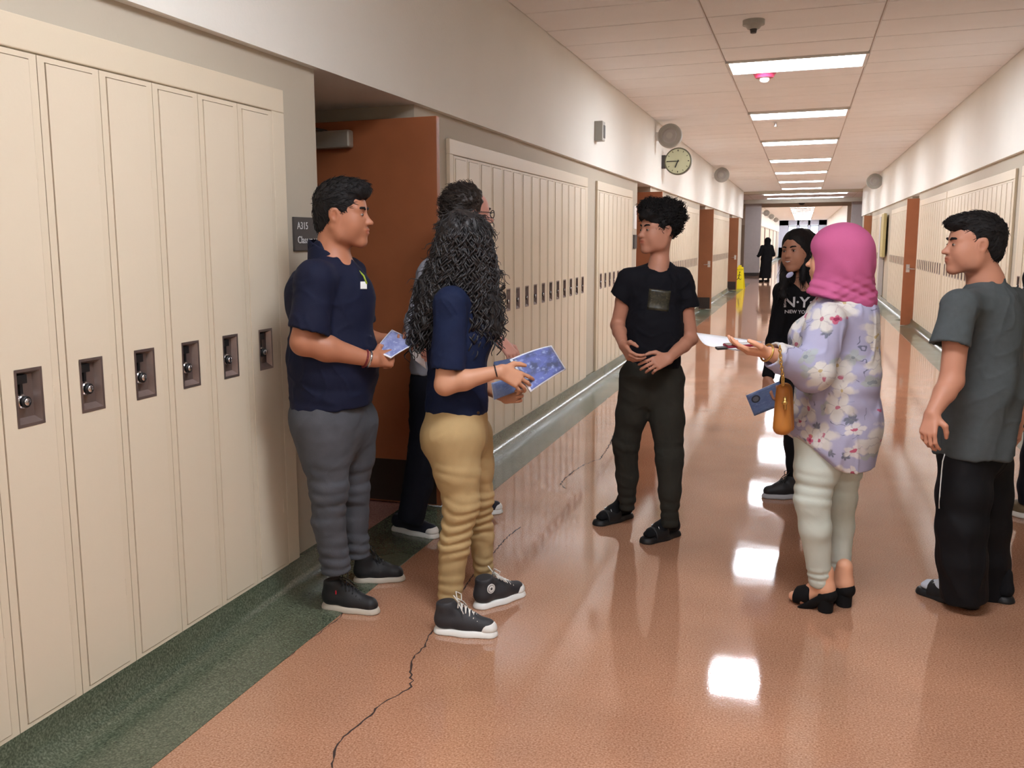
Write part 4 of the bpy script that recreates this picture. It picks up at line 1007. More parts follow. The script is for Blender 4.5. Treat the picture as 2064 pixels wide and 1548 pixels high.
for i in range(430):
    s_ = r_.random(); dep = -1 if r_.random() < .8 else 1; y0 = 428+abs(r_.gauss(0, 45)) if r_.random() < .6 else r_.uniform(440, 600)
    yend = (700 if s_ < .36 else 606 if s_ < .66 else 684)+r_.gauss(0, 16)
    if dep > 0: yend = 690
    y1 = min(yend, y0+r_.uniform(90, 200)) if r_.random() < .65 else yend
    if y1-y0 < 30: continue
    n = int((y1-y0)/5)+2; ph = r_.uniform(0, 6.3); wl = r_.uniform(26, 42); am = r_.uniform(.006, .013); drift = r_.uniform(-.06, .06); pts = []; hand_ = r_.choice((-1, 1)); lift = r_.uniform(1.0, 1.16)
    for k in range(n):
        y = y0+(y1-y0)*k/(n-1); q = min(max(s_+drift*k/n, .02), .98); a = 2*math.pi*(y-y0)/wl*hand_+ph; e = am*min(1, .3+k/6)
        pts.append(hpt(q, y, dep*lift)+RH*e*math.cos(a)+FH*e*math.sin(a)-b0)
    rr = r_.uniform(.0028, .0048); mb.tube(pts, [rr*(.5+.5*min(1, k/3))*(1 if k < n-3 else .45) for k in range(n)], 5)
for i in range(26):                       # loose locks at the fringe
    s_ = r_.choice((r_.uniform(-.06, .05), r_.uniform(.93, 1.06))); y0 = r_.uniform(560, 650); y1 = y0+r_.uniform(30, 60); n = 14; ph = r_.uniform(0, 6)
    pts = [hpt(min(max(s_, .001), .999), y0+(y1-y0)*k/n, -.6)+RH*((s_-.5)*.03+.012*math.cos(ph+k*.75))+FH*.012*math.sin(ph+k*.75)-b0 for k in range(n)]
    mb.tube(pts, .0017, 4)
mb.build('curls', [M_curl], R2, True)
cv2 = cover_mat('booklet_cover_b', (104, 116, 178), (80, 88, 118), (152, 166, 208), 2.1); cv3 = cover_mat('booklet_cover_c', (104, 124, 170), (94, 114, 162), (126, 146, 188), 4.0, frame=False)
o = quad_sheet('booklet', [J(1028, 724, -.10), J(1070, 790, -.16), J(1141, 744, .02), J(1112, 696, .06)], .007, [cv2, M_paper], .016); tag(o, 'open blue magazine with white page edge held out by the curly-haired girl', 'booklet', 'blue booklets in hands')
o = quad_sheet('booklet', [J(991, 772, -.12), J(996, 806, -.13), J(1062, 780, -.07), J(1040, 756, -.05)], .006, [cv3, M_paper], .010); tag(o, 'lower blue booklet curling under the hand of the curly-haired girl', 'booklet', 'blue booklets in hands')

# ================= 3. man with glasses behind her
D = 4.9; J = lambda x, y, d=0.: at(x, y, D+d)
R3 = person(885, 1060, D, 'man with wavy brown hair and glasses in grey shirt, half hidden behind the curly-haired girl')
f3 = fdir(.95, .25); l3 = np.cross(UP, f3); hB3 = basis(fdir(.93, .36), .0); s3 = 1.07; hc3 = J(947, 433)
skC = skin('rosy', (206, 150, 134)); M_hairb = mat('hair_dark_brown', (44, 34, 30), .5, .35, 60, .5, 90)
it, T = head_items(hc3, hB3, s3, nose=1.1)
shn, shf = J(868, 552, -.17), J(916, 550, .17)
it += [cone(T(-.03, 0, -.05), J(893, 525), .058, .062, .03), cone(shn, shf, .05, .05, .04), cone(J(890, 580), J(882, 760), .12, .12, .05)]
el, wr = J(838, 652, -.18), J(836, 694, -.38)
it += limb(shn, el, wr, (.052, .050, .045, .044, .028)); it += hand_items(wr, J(852, 716, -.45)-wr, -RH*.6-FH*.3, UP, .98, (.7, .8, .8, .8), .03, .6)
el2, wr2 = J(962, 652, .14), J(1012, 690, .0)
it += limb(shf, el2, wr2, (.052, .050, .045, .044, .028)); it += hand_items(wr2, J(1038, 722, -.06)-wr2, -FH*.7+RH*.5, UP, .98, (.6, .7, .7, .7), .03, .5)
LG = [(J(870, 780, -.03), J(853, 910, -.06), J(842, 980, -.1), J(826, 1050, -.12), (.115, .092, .078, .072, .070)), (J(912, 780, .08), J(945, 900, .15), J(960, 960, .17), J(974, 1020, .18), (.11, .088, .074, .068, .064))]
it += body_legs(LG)
figure('body', it, .0055, [skC], R3, sm=1, paint=head_paint(T, s3, None, beard=.6, cheek=.4))
face_bits(T, hB3, s3, R3, M_hairb, .005, glasses=True)
hair = [ell(T(-.036, 0, .048), (.108*s3, .092*s3, .095*s3), hB3), ell(T(-.02, 0, .102), (.07*s3, .07*s3, .04*s3), hB3, .03), ell(T(-.075, 0, -.02), (.062*s3, .075*s3, .08*s3), hB3, .03), ell(T(.116, 0, -.012), (.094*s3, .14*s3, .118*s3), hB3, .006, -1), ell(T(.035, 0, -.115), (.075*s3, .14*s3, .08*s3), hB3, .012, -1)]
ho = figure('hair', hair, .005, [M_hairb], R3, disp=hn(.006, 45, 8), sm=1)
tufts(R3, ho, 1300, .035, lambda p: None if (p-hc3)@hB3[:, 0] > .02 else -f3+UP*.2, r=.0014, seed=5, curl=.008, mat_=M_hairb)
M_gsh = cloth('grey_oxford', (146, 148, 158), .85, .08, .3, 300)
shirt = [cone(shn, shf, .068, .066, .05), cone(J(893, 530), J(892, 560), .066, .09, .04), cone(J(891, 590), J(886, 690), .138, .138, .06, l3, 1.1), cone(J(886, 690), J(880, 745), .138, .14, .04, l3, 1.1), cut(J(880, 752), -UP, k=.01),
         grp([cone(shn, J(840, 650, -.18), .068, .062, .03), cone(J(840, 650, -.18), J(837, 685, -.33), .062, .045, .02), cut(J(837, 683, -.32), J(836, 694, -.38)-J(838, 652, -.18), r=.12)], .025),
         grp([cone(shf, el2, .068, .06, .03), cone(el2, J(995, 677, .05), .06, .045, .02), cut(J(994, 676, .05), wr2-el2, r=.12)], .025), cone(J(893, 528), J(893, 490), .055, .08, .012, op=-1)]
figure('shirt', shirt, .0065, [M_gsh], R3, disp=folds(.004, 14, 33), sm=1)
M_dk = cloth('dark_navy_trouser', (15, 18, 30), .85, .2, .3, 300)
trousers(R3, LG, [cone(J(884, 755), J(886, 790), .13, .13, .05, l3, 1.08)], M_dk, h=.0075, disp=folds(.004, 11, 41))
M_nv = mat('shoe_navy_canvas', (26, 28, 42), .7, .15, 40)
sneaker(R3, flr(790, 1066), flr(886, 1086), M_nv, M_rub, h=.0048, toecap=M_rub, lacem=M_black, solez=.03)
sneaker(R3, flr(925, 1042), flr(1013, 1032), M_nv, M_rub, h=.0048, toecap=M_rub, lacem=M_black, solez=.03)
o = quad_sheet('paper', [J(832, 706, -.50), J(858, 690, -.44), J(859, 744, -.44), J(836, 726, -.50)], .001, [M_paper, M_paper], .01); tag(o, 'white folded paper held behind the curly-haired girl', 'paper')
o = quad_sheet('booklet', [J(996, 730, -.05), J(1036, 722, -.10), J(1030, 742, -.12), J(992, 748, -.07)], .005, [cv3, M_paper], .004); tag(o, 'small corner of blue booklet in the hand of the man with glasses', 'booklet', 'blue booklets in hands')
# ================= 4. boy in black in the middle of the corridor
D = 4.9; J = lambda x, y, d=0.: at(x, y, D+d)
R4 = person(1315, 1060, D, 'boy in black T-shirt, dark olive joggers and black slides looking over his shoulder')
f4 = fdir(-.28, -.96); l4 = np.cross(UP, f4); hB4 = basis(fdir(-.93, -.36), .02); s4 = .96; hc4 = J(1327, 465)
skD = skin('fair', (192, 136, 112))
it, T = head_items(hc4, hB4, s4, chin=1)
sa, sb = J(1266, 566), J(1374, 566)
it += [cone(T(-.025, 0, -.05), J(1328, 536), .044, .046, .03), cone(J(1328, 536), J(1324, 560), .046, .075, .04), cone(sa, sb, .045, .045, .04), cone(J(1320, 590), J(1316, 760), .09, .09, .05)]
ea, wa_ = J(1245, 655, .03), J(1256, 695, -.16)
it += limb(sa, ea, wa_, (.044, .040, .036, .035, .024), .016); it += hand_items(wa_, J(1272, 722, -.24)-wa_, -RH*.9-UP*.1-FH*.2, RH+UP*.4, .95, (.5, .6, .7, .8), .05, .35)
eb, wb = J(1392, 682, .0), J(1348, 722, -.19)
it += limb(sb, eb, wb, (.044, .041, .038, .037, .025), .016); it += hand_items(wb, J(1312, 737, -.24)-wb, -FH*.85+UP*.35, UP-RH*.2, .97, (.35, .5, .6, .7), .06, .3)
LG = [(J(1285, 770), J(1262, 895, .05), J(1264, 960, .08), J(1264, 1024, .1), (.098, .082, .068, .060, .040)), (J(1341, 770), J(1349, 925, -.1), J(1350, 990, -.13), J(1350, 1062, -.15), (.100, .084, .070, .060, .042))]
it += body_legs(LG)
figure('body', it, .0045, [skD], R4, sm=1, paint=head_paint(T, s4, None, (.84, .5, .46), cheek=.3))
face_bits(T, hB4, s4, R4, M_hair, .0046)
hair = [ell(T(-.03, 0, .052), (.110*s4, .096*s4, .098*s4), hB4), ell(T(-.045, 0, .085), (.095*s4, .095*s4, .080*s4), hB4, .03), ell(T(.045, 0, .105), (.062*s4, .075*s4, .055*s4), hB4, .03), ell(T(.085, .015, .085), (.03*s4, .06*s4, .035*s4), hB4, .03),
        ell(T(.126, 0, -.035), (.084*s4, .14*s4, .108*s4), hB4, .006, -1), ell(T(.03, 0, -.105), (.085*s4, .14*s4, .085*s4), hB4, .012, -1), ell(T(-.006, .088, -.012), (.026*s4, .03*s4, .036*s4), hB4, .006, -1)]
ho = figure('hair', hair, .0045, [M_hair], R4, disp=hn(.010, 32, 17), sm=1)
tufts(R4, ho, 1700, .024, lambda p: None if (p-hc4)@hB4[:, 0] > .045 and p[2] < hc4[2]+.085 else UP*.5+RH*.2, r=.0016, seed=7, curl=.009, lift=.45)
M_bt = cloth('black_jersey', (15, 16, 24), .85, .2, .25, 300)
ca, cbk = J(1249, 604, .015), J(1386, 620, .0)
shirt = [cone(J(1270, 560), J(1370, 560), .056, .056, .05), cone(J(1328, 538), J(1322, 556), .058, .090, .04), cone(J(1320, 592), J(1318, 660), .142, .135, .05, f4, .72), cone(J(1318, 660), J(1316, 735), .135, .142, .05, f4, .76), cut(J(1315, 738), -UP-RH*.05, k=.01),
         grp([cone(sa, ca+(ca-sa)*.4, .057, .066, .03), cut(ca, (ca-sa)-RH*.03, r=.13, k=.004), cone(ca-(ca-sa)*.2, ca+(ca-sa)*.6, .052, .054, .004, op=-1)], .025),
         grp([cone(sb, cbk+(cbk-sb)*.4, .057, .066, .03), cut(cbk, (cbk-sb)-RH*.01, r=.13, k=.004), cone(cbk-(cbk-sb)*.2, cbk+(cbk-sb)*.6, .052, .054, .004, op=-1)], .025),
         cone(J(1327, 538, -.03), J(1330, 500, -.04), .052, .070, .010, op=-1)]
ts = figure('t_shirt', shirt, .0055, [M_bt], R4, disp=folds(.0035, 13, 52), sm=1)
# chest pocket patch: small camouflage square standing off the shirt
M_camo = cover_mat('camo_pocket', (58, 56, 42), (38, 38, 32), (92, 86, 64), 7., frame=False)
def onsurf(o, p, d, off=.002):
    d = d/np.linalg.norm(d); inv = o.matrix_world.inverted() if False else None
    b = Vector(o.parent.location) if o.parent else Vector((0, 0, 0))
    ok, loc_, nn, ix = o.ray_cast(Vector(p)-b-Vector(d)*.3, Vector(d), distance=.6)
    return (np.array(loc_)+np.array(b)-d*off) if ok else np.array(p)
def decal(o, name, cx, cy, w_, h_, D_, matx, th=.002, nu=8, rot=0., n=8, shape=None):
    """patch lying on the cloth, drawn round pixel (cx,cy)"""
    v = []; uv = []
    for j in range(n+1):
        for i in range(n+1):
            a, b = i/n-.5, j/n-.5; x = cx+(a*math.cos(rot)-b*math.sin(rot)*h_/w_)*w_; y = cy+(a*math.sin(rot)*w_/h_+b*math.cos(rot))*h_
            q = at(x, y, D_); v.append(onsurf(o, q, q-CPOS, .0022)); uv.append((a+.5, b+.5))
    base = np.array(o.parent.location); N_ = len(v); fw = FH*th
    vv = [p-base for p in v]+[p-base+fw for p in v]
    f = []
    for j in range(n):
        for i in range(n):
            q = (j*(n+1)+i, (j+1)*(n+1)+i, (j+1)*(n+1)+i+1, j*(n+1)+i+1); f += [q, tuple(N_+k for k in reversed(q))]
    bd = [i for i in range(n+1)]+[j*(n+1)+n for j in range(1, n+1)]+[n*(n+1)+i for i in range(n-1, -1, -1)]+[j*(n+1) for j in range(n-1, 0, -1)]
    f += [(a, b, N_+b, N_+a) for a, b in zip(bd, bd[1:]+bd[:1])]
    me = bpy.data.meshes.new(name); me.from_pydata([tuple(p) for p in vv], [], f); me.materials.append(matx); setsmooth(me)
    a_ = me.color_attributes.new('uvc', 'FLOAT_COLOR', 'POINT'); a_.data.foreach_set('color', np.array([(a, b, 0, 1) for a, b in uv+uv], np.float32).ravel())
    return link(name, me, o.parent)
bpy.context.view_layer.update()
decal(po1, 'shirt_badge', 733, 575, 13, 15, 3.7, M_white)
decal(ts, 'chest_pocket', 1328, 605, 44, 42, D-.1, M_camo, rot=.12)['label'] = 'dark camouflage chest pocket'
M_olive = cloth('olive_black_fleece', (46, 44, 38), .92, .2, .3, 250)
zk, zc_ = at(1300, 900, D)[2], at(1300, 1020, D)[2]
trousers(R4, LG,
         [cone(J(1297, 748), J(1333, 748), .10, .10, .05, f4, .9), cone(J(1300, 790), J(1330, 790), .085, .085, .05)], M_olive, disp=folds(.003, 12, 61, 1, [(zc_, .07, .05, 1.3), (zk, .09, .06, .7)]))
M_rubk = mat('rubber_black', (20, 20, 22), .55); M_sock = cloth('sock_black', (18, 18, 21))
slide(R4, flr(1272, 1040), flr(1200, 1060), M_sock, M_rubk, M_rubk, logo=1)
slide(R4, flr(1366, 1076), flr(1296, 1096), M_sock, M_rubk, M_rubk, logo=1)

# ================= 5. girl in black hoodie behind the woman in pink
D = 5.55; J = lambda x, y, d=0.: at(x, y, D+d)
R5 = person(1610, 985, D, 'smiling girl with long dark hair in black lettered hoodie behind the woman in pink')
f5 = fdir(-.5, -.86); l5 = np.cross(UP, f5); hB5 = basis(fdir(-.80, -.60), -.02, .06); s5 = .98; hc5 = J(1608, 506)
skE = skin('brown', (184, 130, 104))
it, T = head_items(hc5, hB5, s5, True)
sa, sb = J(1580, 588, -.02), J(1672, 586, .02)
it += [cone(T(-.03, 0, -.05), J(1622, 575), .046, .05, .03), cone(J(1622, 575), J(1624, 595), .05, .07, .03), cone(sa, sb, .04, .04, .04), cone(J(1622, 620), J(1620, 800), .09, .10, .05)]
ea, wa_ = J(1562, 690, .0), J(1547, 765, -.10)
it += limb(sa, ea, wa_, (.04, .038, .034, .033, .023), .016); it += hand_items(wa_, J(1546, 800, -.14)-wa_, -RH*.7-FH*.5, -FH+RH*.3, .93, (.6, .7, .8, .8), .03, .6)
LG = [(J(1602, 805), J(1601, 895), J(1602, 935), J(1601, 980), (.098, .075, .058, .048, .040)), (J(1642, 805), J(1650, 895, .1), J(1654, 935, .12), J(1656, 966, .15), (.098, .075, .058, .048, .040))]
it += body_legs(LG)
figure('body', it, .0048, [skE], R5, sm=1, paint=head_paint(T, s5, None, (.95, .72, .70)))
face_bits(T, hB5, s5, R5, M_hair, .0042, lash=True)
mb = MB(); b0 = np.array(R5.location); mb.tube([T(.1035, -.016, -.0575)-b0, T(.107, 0, -.0605)-b0, T(.1035, .016, -.0575)-b0], [.0015, .0032, .0015], 8); mb.build('teeth', [M_white], R5, True)
hair = [ell(T(-.02, 0, .045), (.112*s5, .092*s5, .092*s5), hB5), cone(T(-.045, .03, .0), T(-.05, .055, -.18), .075, .055, .04), cone(T(-.03, -.05, .0), T(.01, -.062, -.19), .050, .040, .03), cone(T(.01, -.062, -.15), T(.03, -.05, -.27), .042, .022, .03), cone(T(.02, -.062, -.08), J(1578, 596, -.12), .030, .020, .03), cone(T(.02, .058, -.06), T(.05, .06, -.17), .026, .018, .03),
        ell(T(.118, .004, -.035), (.088*s5, .068*s5, .105*s5), hB5, .008, -1), ell(T(.06, 0, -.02), (.06*s5, .056*s5, .085*s5), hB5, .01, -1)]
h5o = figure('hair', hair, .005, [M_hair], R5, disp=hn(.005, 40, 71, .3), sm=1)
tufts(R5, h5o, 700, .07, lambda p: None if p[2] > hc5[2]+.05 else -UP, r=.0014, seed=9, lift=.02, curl=.001, jit=.08)
M_hood = cloth('black_fleece', (15, 14, 18), .9, .2, .25, 250)
shirt = [cone(sa, sb, .058, .058, .05), cone(J(1623, 582), J(1624, 600), .06, .09, .04), cone(J(1622, 625), J(1620, 700), .135, .128, .05, f5, .8), cone(J(1620, 700), J(1620, 790), .128, .140, .05, f5, .85), cut(J(1620, 800), -UP, k=.01),
         grp([cone(sa, ea, .056, .050, .03), cone(ea, wa_, .050, .036, .03), cut(wa_-(wa_-ea)*.04, wa_-ea, r=.1)], .025), grp([cone(sb, J(1690, 690, .05), .056, .05, .03), cone(J(1690, 690, .05), J(1670, 760, -.05), .05, .036, .03)], .025), cone(J(1622, 584, -.02), J(1620, 545, -.05), .052, .08, .01, op=-1)]
hd_ = figure('hoodie', shirt, .006, [M_hood], R5, disp=folds(.004, 12, 72), sm=1)
bpy.context.view_layer.update()
def cloth_text(o, s, size, px, py, D_, xa, ya, m_, ext=.0012, name='lettering'):
    me = text_mesh(name, s, size, m_, ext=.0005, bold=size*.018); b = np.array(o.parent.location); c = at(px, py, D_)
    xa = np.array(xa)/np.linalg.norm(xa); ya = np.array(ya)/np.linalg.norm(ya); za = np.cross(xa, ya)
    for v in me.vertices:
        p = c+xa*v.co.x+ya*v.co.y; q = onsurf(o, p+za*.2, -za, .006); v.co = Vector(q-b+za*v.co.z)
    return link(name, me, o.parent)
M_let = mat('print_white', (206, 206, 210), .7)
cloth_text(hd_, 'N·Y·C', .084, 1618, 611, D-.13, -l5*-1., UP, M_let)
cloth_text(hd_, 'NEW YORK', .028, 1606, 630, D-.13, -l5*-1., UP, M_let)
mb = MB(); mb.ball(J(1592, 554, -.17)-b0, (.024, .005, .016), 14, 0, np.stack([-l5, f5, UP], 1) if False else np.stack([RH*.9+UP*.3, FH, UP], 1)); mb.build('name_tag', [mat('tag_white_blue', (205, 208, 245), .3)], R5, True)
M_leg = cloth('black_legging', (14, 14, 17), .8)
trousers(R5, LG, [cone(J(1608, 790), J(1636, 790), .10, .10, .05)], M_leg, h=.0075, disp=folds(.003, 12, 73))
sneaker(R5, flr(1613, 1003), flr(1537, 1003), M_shk, mat('sole_grey_white', (170, 170, 175), .5), h=.0055, high=True, lacem=M_black, solez=.032)
sneaker(R5, flr(1668, 985), flr(1600, 982), M_shk, mat('sole_grey_white', (170, 170, 175), .5), h=.0055, high=True, lacem=M_black, solez=.032)
cv5 = cover_mat('booklet_cover_e', (108, 128, 170), (96, 114, 158), (128, 146, 186), 5.3, circle=True, frame=False)
o = quad_sheet('booklet', [J(1503, 797, -.16), J(1570, 768, -.16), J(1586, 812, -.14), J(1520, 838, -.14)], .004, [cv5, M_paper], .002); tag(o, 'blue-grey booklet with a dark round seal hanging from the hand of the hoodie girl', 'booklet', 'blue booklets in hands')

# ================= 6. woman in pink headscarf
D = 3.82; J = lambda x, y, d=0.: at(x, y, D+d)
R6 = person(1680, 1200, D, 'woman in pink headscarf, lilac floral tunic, white jeans and black heeled mules')
f6 = fdir(-.88, .46); l6 = np.cross(UP, f6); hB6 = basis(fdir(-.80, .60), -.02); s6 = .98; hc6 = J(1686, 519)
skF = skin('warm_light', (222, 164, 132))
it, T = head_items(hc6, hB6, s6, True, ears=False)
shn, shf = J(1664, 648, -.16), J(1728, 640, .15)
it += [cone(T(-.03, 0, -.05), J(1694, 610), .05, .055, .03), cone(shn, shf, .045, .045, .04), cone(J(1692, 660), J(1680, 860), .11, .13, .05)]
el, wr = J(1640, 748, -.22), J(1552, 713, -.28)
it += limb(shn, el, wr, (.05, .05, .045, .042, .027), .016); it += hand_items(wr, J(1484, 703, -.26)-wr, -UP*.92-FH*.3, UP*.5-FH*.9, .96, (.25, .3, .35, .4), .05, .25)
el2, wr2 = J(1620, 740, .15), J(1560, 716, .0)
it += limb(shf, J(1690, 745, .2), J(1610, 730, .12), (.05, .05, .045, .042, .027), .016)
LG = [(J(1656, 885, -.04), J(1637, 1005, -.06), J(1643, 1065, -.06), J(1653, 1176, -.03), (.106, .086, .068, .062, .046)), (J(1700, 880, .07), J(1694, 1005, .06), J(1696, 1060, .07), J(1691, 1166, .08), (.106, .078, .062, .050, .040))]
it += body_legs(LG)
def mule_foot(heel, toe, hh):
    S, u, l, L = shoe_frame(heel.copy(), toe.copy())
    return [cone(S(.10, 0, hh+.028), S(.14, 0, hh+.10), .030, .033, .02), cone(S(.10, 0, hh+.026), S(.62, 0, .045), .028, .028, .03), cone(S(.62, 0, .040), S(.88, 0, .030), .032, .022, .03), cone(S(.2, 0, hh+.07), S(.58, 0, .055), .026, .024, .02)]
hA, tA, hB_, tB = flr(1672, 1235), flr(1590, 1212), flr(1708, 1224), flr(1640, 1200)
it += mule_foot(hA, tA, .075)+mule_foot(hB_, tB, .075)
figure('body', it, .0045, [skF], R6, sm=1, paint=head_paint(T, s6, None, cheek=.4))
face_bits(T, hB6, s6, R6, M_hairb, .004, lash=True)
def mule(heel, toe, hh, m_):
    S, u, l, L = shoe_frame(heel.copy(), toe.copy()); base = np.array(R6.location)
    o = figure('heeled_mule', [cone(S(.05, 0, hh+.002), S(.45, 0, .045), .036, .036, .03), cone(S(.45, 0, .045), S(.68, 0, .012), .036, .040, .03), cone(S(.68, 0, .012), S(.90, 0, .010), .040, .032, .03), cone(S(.12, 0, hh+.03), S(.6, 0, .05), .030, .030, .006, op=-1), cone(S(.6, 0, .045), S(1, 0, .035), .030, .024, .006, op=-1), cut(S(.1, 0, hh+.016), UP+u*.34*0+u*(hh-.0)/(.5*L)*1.0, k=.004, r=9), cut(S(.5, 0, .0), -UP, k=.003)], .004, [m_], R6, sm=1)
    v, q = surf([cone(S(.45, 0, .06), S(.78, 0, .040), .044, .038, .02), cut(S(.43, 0, .05), -u, k=.003), cut(S(.84, 0, .03), u+UP*.1, k=.003), cut(S(.5, 0, .008), -UP, k=.003)], .004); v = smooth_v(v, q, 2); link('vamp', vq_mesh('vamp', v-base, q, [m_]), o)
    v, q = surf([cone(S(.10, 0, .0), S(.12, 0, hh+.01), .030, .035, .01), cut(S(.1, 0, 0), -UP, k=.002), cut(S(.1, 0, hh+.012), UP, k=.002)], .004); v = smooth_v(v, q, 1); link('block_heel', vq_mesh('block_heel', v-base, q, [m_]), o)
M_sued = cloth('black_suede', (16, 15, 16), .85)
mule(hA, tA, .075, M_sued); mule(hB_, tB, .075, M_sued)
# headscarf
M_pink = cloth('pink_chiffon', (188, 92, 136), .75, .08, .4, 350)
N6 = J(1697, 600)
scarf = [ell(T(-.02, 0, .038), (.122, .108, .103), hB6), ell(T(-.045, 0, -.03), (.095, .098, .105), hB6, .05), cone(T(-.03, 0, -.07), J(1700, 590), .098, .112, .05), cone(T(.03, 0, -.10), J(1676, 588), .062, .080, .04), cone(J(1697, 592), J(1700, 606), .118, .125, .04, l6, 1.0),
         cone(J(1655, 585, -.02), J(1672, 600, -.08), .05, .05, .03), cut(J(1700, 612), -UP-RH*.28, k=.01, r=.5),
         ell(T(.110, 0, -.030), (.062, .066, .098), hB6, .008, -1), ell(T(.07, 0, -.02), (.05, .060, .09), hB6, .01, -1)]
zn = at(1700, 585, D)[2]
def scarf_disp(P):
    d = .002*wnoise(P, 16, 81); m_ = np.exp(-((P[:, 2]-zn)/.045)**2); q = P[:, 2]+.25*((P-N6)@RH)*np.sign((P-N6)@RH+.02)*.6
    r_6 = (P-N6)@RH; a1 = np.sin(2*np.pi*(P[:, 2]+.45*r_6)/.040+2.4*wnoise(P, 7, 82)); a2 = np.sin(2*np.pi*(P[:, 2]-.35*r_6)/.031+2.8*wnoise(P, 8, 84)); m2 = np.exp(-((P[:, 2]-zn-.07)/.07)**2)
    return d+.0034*m_*(a1+.6*np.abs(a1))+.0016*m_*a2+.0022*m2*np.sin(2*np.pi*(P[:, 2]*.5+r_6*.86)/.07+1.5*wnoise(P, 6, 85))
figure('headscarf', scarf, .0045, [M_pink], R6, disp=scarf_disp, sm=1)
# floral tunic material
def floral():
    M = bpy.data.materials.new('floral_lilac'); M.use_nodes = True; nt = M.node_tree; N = nt.nodes; L = nt.links; b = N['Principled BSDF']; b.inputs['Roughness'].default_value = .7; b.inputs['Specular IOR Level'].default_value = .25
    tc = N.new('ShaderNodeTexCoord')
    mp = N.new('ShaderNodeMapping'); mp.inputs['Rotation'].default_value = (0, 0, -YAW); L.new(tc.outputs['Object'], mp.inputs[0])   # x = across, z = up
    nz = N.new('ShaderNodeTexNoise'); nz.inputs['Scale'].default_value = 16; nz.inputs['Detail'].default_value = 3; L.new(mp.outputs[0], nz.inputs['Vector'])
    sb_ = N.new('ShaderNodeVectorMath'); sb_.operation = 'SUBTRACT'; sb_.inputs[1].default_value = (.5, .5, .5); L.new(nz.outputs['Color'], sb_.inputs[0])
    sc_ = N.new('ShaderNodeVectorMath'); sc_.operation = 'SCALE'; sc_.inputs['Scale'].default_value = .045; L.new(sb_.outputs[0], sc_.inputs[0])
    ad = N.new('ShaderNodeVectorMath'); ad.operation = 'ADD'; L.new(mp.outputs[0], ad.inputs[0]); L.new(sc_.outputs[0], ad.inputs[1])
    sx = N.new('ShaderNodeSeparateXYZ'); L.new(ad.outputs[0], sx.inputs[0])
    cb_ = N.new('ShaderNodeCombineXYZ'); L.new(sx.outputs[0], cb_.inputs[0]); L.new(sx.outputs[2], cb_.inputs[1])
    def m1(op, x, y=0.):
        q = N.new('ShaderNodeMath'); q.operation = op
        for i, k in enumerate((x, y)):
            if isinstance(k, (int, float)): q.inputs[i].default_value = k
            else: L.new(k, q.inputs[i])
        return q.outputs[0]
    def mixc(f, c1, c2):
        x = N.new('ShaderNodeMix'); x.data_type = 'RGBA'; L.new(f, x.inputs[0])
        for s_, c in ((6, c1), (7, c2)):
            if isinstance(c, tuple): x.inputs[s_].default_value = (*lin(c), 1)
            else: L.new(c, x.inputs[s_])
        return x.outputs[2]
    col = mixc(nz.outputs['Fac'], (160, 158, 186), (176, 174, 200))
    def flowers(scale, off, rad, petals, keep, c_pet, c_mid, col, mid=.28, rnd_=1.):
        of = N.new('ShaderNodeVectorMath'); of.operation = 'ADD'; of.inputs[1].default_value = off; L.new(cb_.outputs[0], of.inputs[0])
        vo = N.new('ShaderNodeTexVoronoi'); vo.voronoi_dimensions = '2D'; vo.inputs['Scale'].default_value = scale; vo.inputs['Randomness'].default_value = rnd_; L.new(of.outputs[0], vo.inputs['Vector'])
        df_ = N.new('ShaderNodeVectorMath'); df_.operation = 'SUBTRACT'; L.new(of.outputs[0], df_.inputs[0]); L.new(vo.outputs['Position'], df_.inputs[1])
        s2_ = N.new('ShaderNodeSeparateXYZ'); L.new(df_.outputs[0], s2_.inputs[0])
        ln = N.new('ShaderNodeVectorMath'); ln.operation = 'LENGTH'; L.new(df_.outputs[0], ln.inputs[0])
        sc2 = N.new('ShaderNodeSeparateColor'); L.new(vo.outputs['Color'], sc2.inputs[0])
        an = m1('ADD', m1('ARCTAN2', s2_.outputs[1], s2_.outputs[0]), m1('MULTIPLY', sc2.outputs[1], 6.28))
        pt = m1('ABSOLUTE', m1('COSINE', m1('MULTIPLY', an, petals/2)))
        rr = m1('MULTIPLY', m1('ADD', m1('MULTIPLY', pt, .45), .55), rad); kp = m1('LESS_THAN', sc2.outputs[0], keep)
        d = ln.outputs['Value']
        sm_ = N.new('ShaderNodeMapRange'); L.new(d, sm_.inputs[0]); L.new(m1('MULTIPLY', rr, .86), sm_.inputs[1]); L.new(m1('MULTIPLY', rr, 1.14), sm_.inputs[2]); sm_.inputs[3].default_value = 1; sm_.inputs[4].default_value = 0
        inner = m1('MULTIPLY', sm_.outputs[0], m1('MULTIPLY', kp, .92))
        edge = m1('MULTIPLY', m1('LESS_THAN', pt, .22), m1('MULTIPLY', inner, m1('GREATER_THAN', d, rad*.2)))
        col = mixc(inner, col, c_pet); col = mixc(m1('MULTIPLY', edge, .45), col, (150, 140, 150)); col = mixc(m1('MULTIPLY', m1('LESS_THAN', d, rad*mid), kp), col, c_mid)
        return col
    # twigs
    w_ = N.new('ShaderNodeTexNoise'); w_.noise_dimensions = '2D'; w_.inputs['Scale'].default_value = 12; w_.inputs['Detail'].default_value = 1; L.new(cb_.outputs[0], w_.inputs['Vector'])
    ms = N.new('ShaderNodeTexNoise'); ms.noise_dimensions = '2D'; ms.inputs['Scale'].default_value = 7; L.new(cb_.outputs[0], ms.inputs['Vector'])
